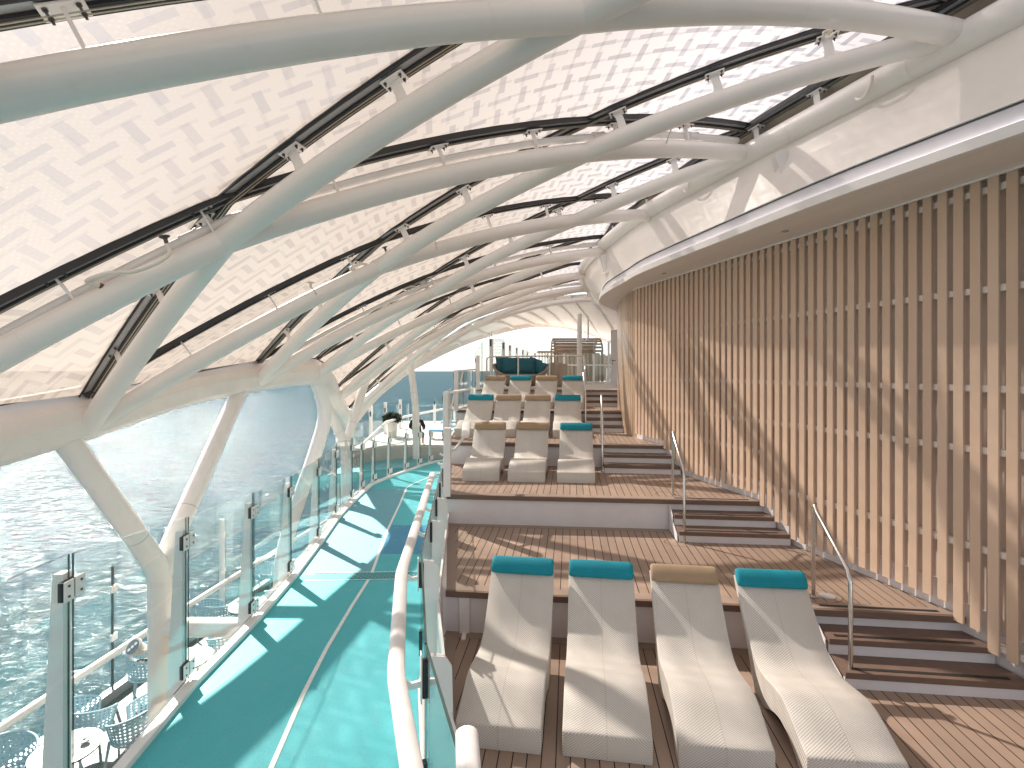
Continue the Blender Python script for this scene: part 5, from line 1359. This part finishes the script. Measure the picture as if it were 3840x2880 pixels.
# ================================================================== CAFE FURNITURE ON THE LOWER DECK
def make_chair():
    root = thing('woven_armchair', 'x', 'armchair', (0, 0, 0), local=True)
    # tub shell opening towards +Y, higher at the back (-Y)
    N = 34; H = 7; vs = []; uvs = {}
    A0, A1 = R(-235), R(55)
    for j in range(H + 1):
        for k in range(N + 1):
            a = A0 + (A1 - A0) * k / N; b = abs(k / N * 2 - 1)       # b=0 centre of the back
            topz = 0.83 - 0.20 * (b ** 1.6) - 0.0; z0 = 0.40
            f = j / H; z = z0 + (topz - z0) * f; rr = 0.27 + 0.055 * f + 0.02 * (1 - b)
            vs.append((rr * math.cos(a) * 1.03, rr * math.sin(a) * 0.98 - 0.02, z))
    mb = MB(); fs = []; uv = []
    for j in range(H):
        for k in range(N):
            fs.append((j * (N + 1) + k, j * (N + 1) + k + 1, (j + 1) * (N + 1) + k + 1, (j + 1) * (N + 1) + k))
            u0, u1 = k / N * 1.5, (k + 1) / N * 1.5; v0, v1 = j / H * 0.42, (j + 1) / H * 0.42; uv.append([(u0, v0), (u1, v0), (u1, v1), (u0, v1)])
    mb.add(vs, fs, 0, uv); mb.build('woven_shell', M['chair'], root)
    rim_ = [Vector(vs[H * (N + 1) + k]) for k in range(N + 1)]; low = [Vector(vs[k]) for k in range(N + 1)]
    mb = MB(); mb.tube([low[0]] + rim_ + [low[-1]], 0.017, 10); mb.tube(low, 0.014, 8); mb.build('frame_tube', M['chairblue'], root)
    mb = MB(); P = [(0.26 * math.cos(a_) * 1.0, 0.26 * math.sin(a_) - 0.01) for a_ in [2 * math.pi * k / 28 for k in range(28)]]
    P = [(x_ * 1.02, y_ * (1.06 if y_ > 0 else 1)) for x_, y_ in P]
    mb.prism(P, 0.40, 0.455); mb.build('seat_pad', M['pad'], root, bevel=0.012)
    for sx_ in (-1, 1):
        for sy_ in (-1, 1):
            mb = MB(); mb.tube([(sx_ * 0.20, sy_ * 0.19, 0.41), (sx_ * 0.235, sy_ * 0.24, 0.0)], [0.02, 0.012], 10); mb.build('leg', M['chairblue'], root)
    return root
def make_table():
    root = thing('round_cafe_table', 'x', 'table', (0, 0, 0), local=True)
    mb = MB(); mb.cyl((0, 0, 0.728), 0.36, 0.012, 48); mb.build('tabletop', M['tabletop'], root, bevel=0.002)
    mb = MB(); mb.cyl((0, 0, 0.716), 0.357, 0.0115, 48); mb.build('table_edge', M['black'], root)
    for k in range(3):
        a = 2.1 * k + 0.5; mb = MB(); mb.tube([(0.08 * math.cos(a), 0.08 * math.sin(a), 0.715), (0.26 * math.cos(a), 0.26 * math.sin(a), 0.0)], 0.014, 10); mb.build('leg', M['chairblue'], root)
    return root
ch0 = make_chair(); tb0 = make_table(); reg(None)
chairs = [(-6.17, 6.05, 0.9, 'left of the nearest round table, at the bottom left corner'), (-5.93, 7.05, 2.75, 'behind the nearest round table, back to the sea'), (-6.0, 8.35, 2.2, 'by the outer glass, left of the column stem'),
          (-5.22, 6.95, 1.75 + 3.14 * 0 - 3.3, 'nearest the column stem on its left'), (-5.05, 8.95, -2.4, 'right of the second round table'), (-5.0, 9.6, -2.9, 'just under the cross beam'),
          (-5.95, 10.1, 2.6, 'left of the third round table'), (-5.0, 10.9, -2.2, 'right of the third round table'), (-5.9, 8.0 + 4.4, 2.6, 'by the outer glass beyond the third table')]
for i, (x_, y_, rz, w_) in enumerate(chairs):
    o_ = ch0 if i == 0 else copy_tree(ch0)
    o_.location = (x_, y_, -2.298); o_.rotation_euler = (0, 0, rz - math.pi)
    # direction: chair opens towards +Y rotated by rz
    tag(o_, 'light blue woven armchair ' + w_, 'armchair', 'light blue woven armchairs on the cafe deck')
tables = [(-5.5, 6.2, 'nearest'), (-5.25, 8.15, 'second from the camera'), (-5.25, 10.0, 'third from the camera'), (-5.2, 12.1, 'farthest')]
for i, (x_, y_, w_) in enumerate(tables):
    o_ = tb0 if i == 0 else copy_tree(tb0); o_.location = (x_, y_, -2.298); tag(o_, 'white round cafe table on the lower deck, ' + w_, 'table', 'white round cafe tables')
for i, (x_, y_, w_) in enumerate(((-5.42, 6.0, 'front one on the nearest table'), (-5.34, 6.28, 'rear one on the nearest table'), (-5.42, 8.05, 'on the second table'))):
    th_ = thing('ashtray', 'small dark metal ashtray, ' + w_, 'ashtray', (x_, y_, -1.557), 'dark ashtrays on the cafe tables')
    mb = MB(); mb.tube([(x_, y_, -1.557), (x_, y_, -1.517)], [0.045, 0.052], 20); mb.build('cup', M['steel'], th_)
    mb = MB(); mb.tube([(x_, y_, -1.516), (x_, y_, -1.512)], 0.050, 20); mb.tube([(x_ - 0.02, y_, -1.51), (x_ + 0.05, y_ + 0.03, -1.47)], 0.006, 6); mb.build('lid', M['black'], th_)
# floodlight on the nearest column
fx, fy, fz_ = -5.05, 6.72, -0.60
th_ = thing('floodlight', 'round grey floodlight bracketed to the nearest forked column', 'floodlight', (fx, fy, fz_ - 0.15), None)
ax = Vector((-0.25, -0.75, 0.62)).normalized(); c = Vector((fx, fy, fz_))
mb = MB(); mb.tube([c - ax * 0.16, c - ax * 0.14, c - ax * 0.02, c, c + ax * 0.03], [0.05, 0.068, 0.085, 0.11, 0.112], 26); mb.build('housing', M['pot'], th_)
mb = MB(); mb.tube([c + ax * 0.0305, c + ax * 0.034], 0.092, 26); ln = mb.build('lens', M['lensglass'], th_)
mb = MB(); mb.tube([c + ax * 0.034 + ax.orthogonal().normalized() * 0.05, c + ax * 0.038 + ax.orthogonal().normalized() * 0.05], 0.02, 12); mb.tube([c + ax * 0.034, c + ax * 0.038], 0.02, 12); mb.tube([c + ax * 0.034 - ax.orthogonal().normalized() * 0.05, c + ax * 0.038 - ax.orthogonal().normalized() * 0.05], 0.02, 12); mb.build('diode', M['white'], ln)
mb = MB(); sd = ax.cross(Vector((0, 0, 1))).normalized(); mb.sweep([c - ax * 0.05 + sd * 0.12, c - ax * 0.05 + sd * 0.12 - Vector((0, 0, 0.17)), c - ax * 0.05 - sd * 0.12 - Vector((0, 0, 0.17)), c - ax * 0.05 - sd * 0.12], [(-0.015, -0.004), (0.015, -0.004), (0.015, 0.004), (-0.015, 0.004)], up=ax); mb.build('yoke', M['white'], th_)
mb = MB(); mb.tube([c - ax * 0.06 + sd * 0.12, c - ax * 0.06 + sd * 0.17], 0.03, 12); mb.tube([c - ax * 0.05 - Vector((0, 0, 0.17)), Vector((-4.86, 6.80, fz_ - 0.2))], 0.02, 10); mb.build('knob', M['black'], th_)

for o_ in bpy.data.objects:
    if '_o' in o_: del o_['_o']
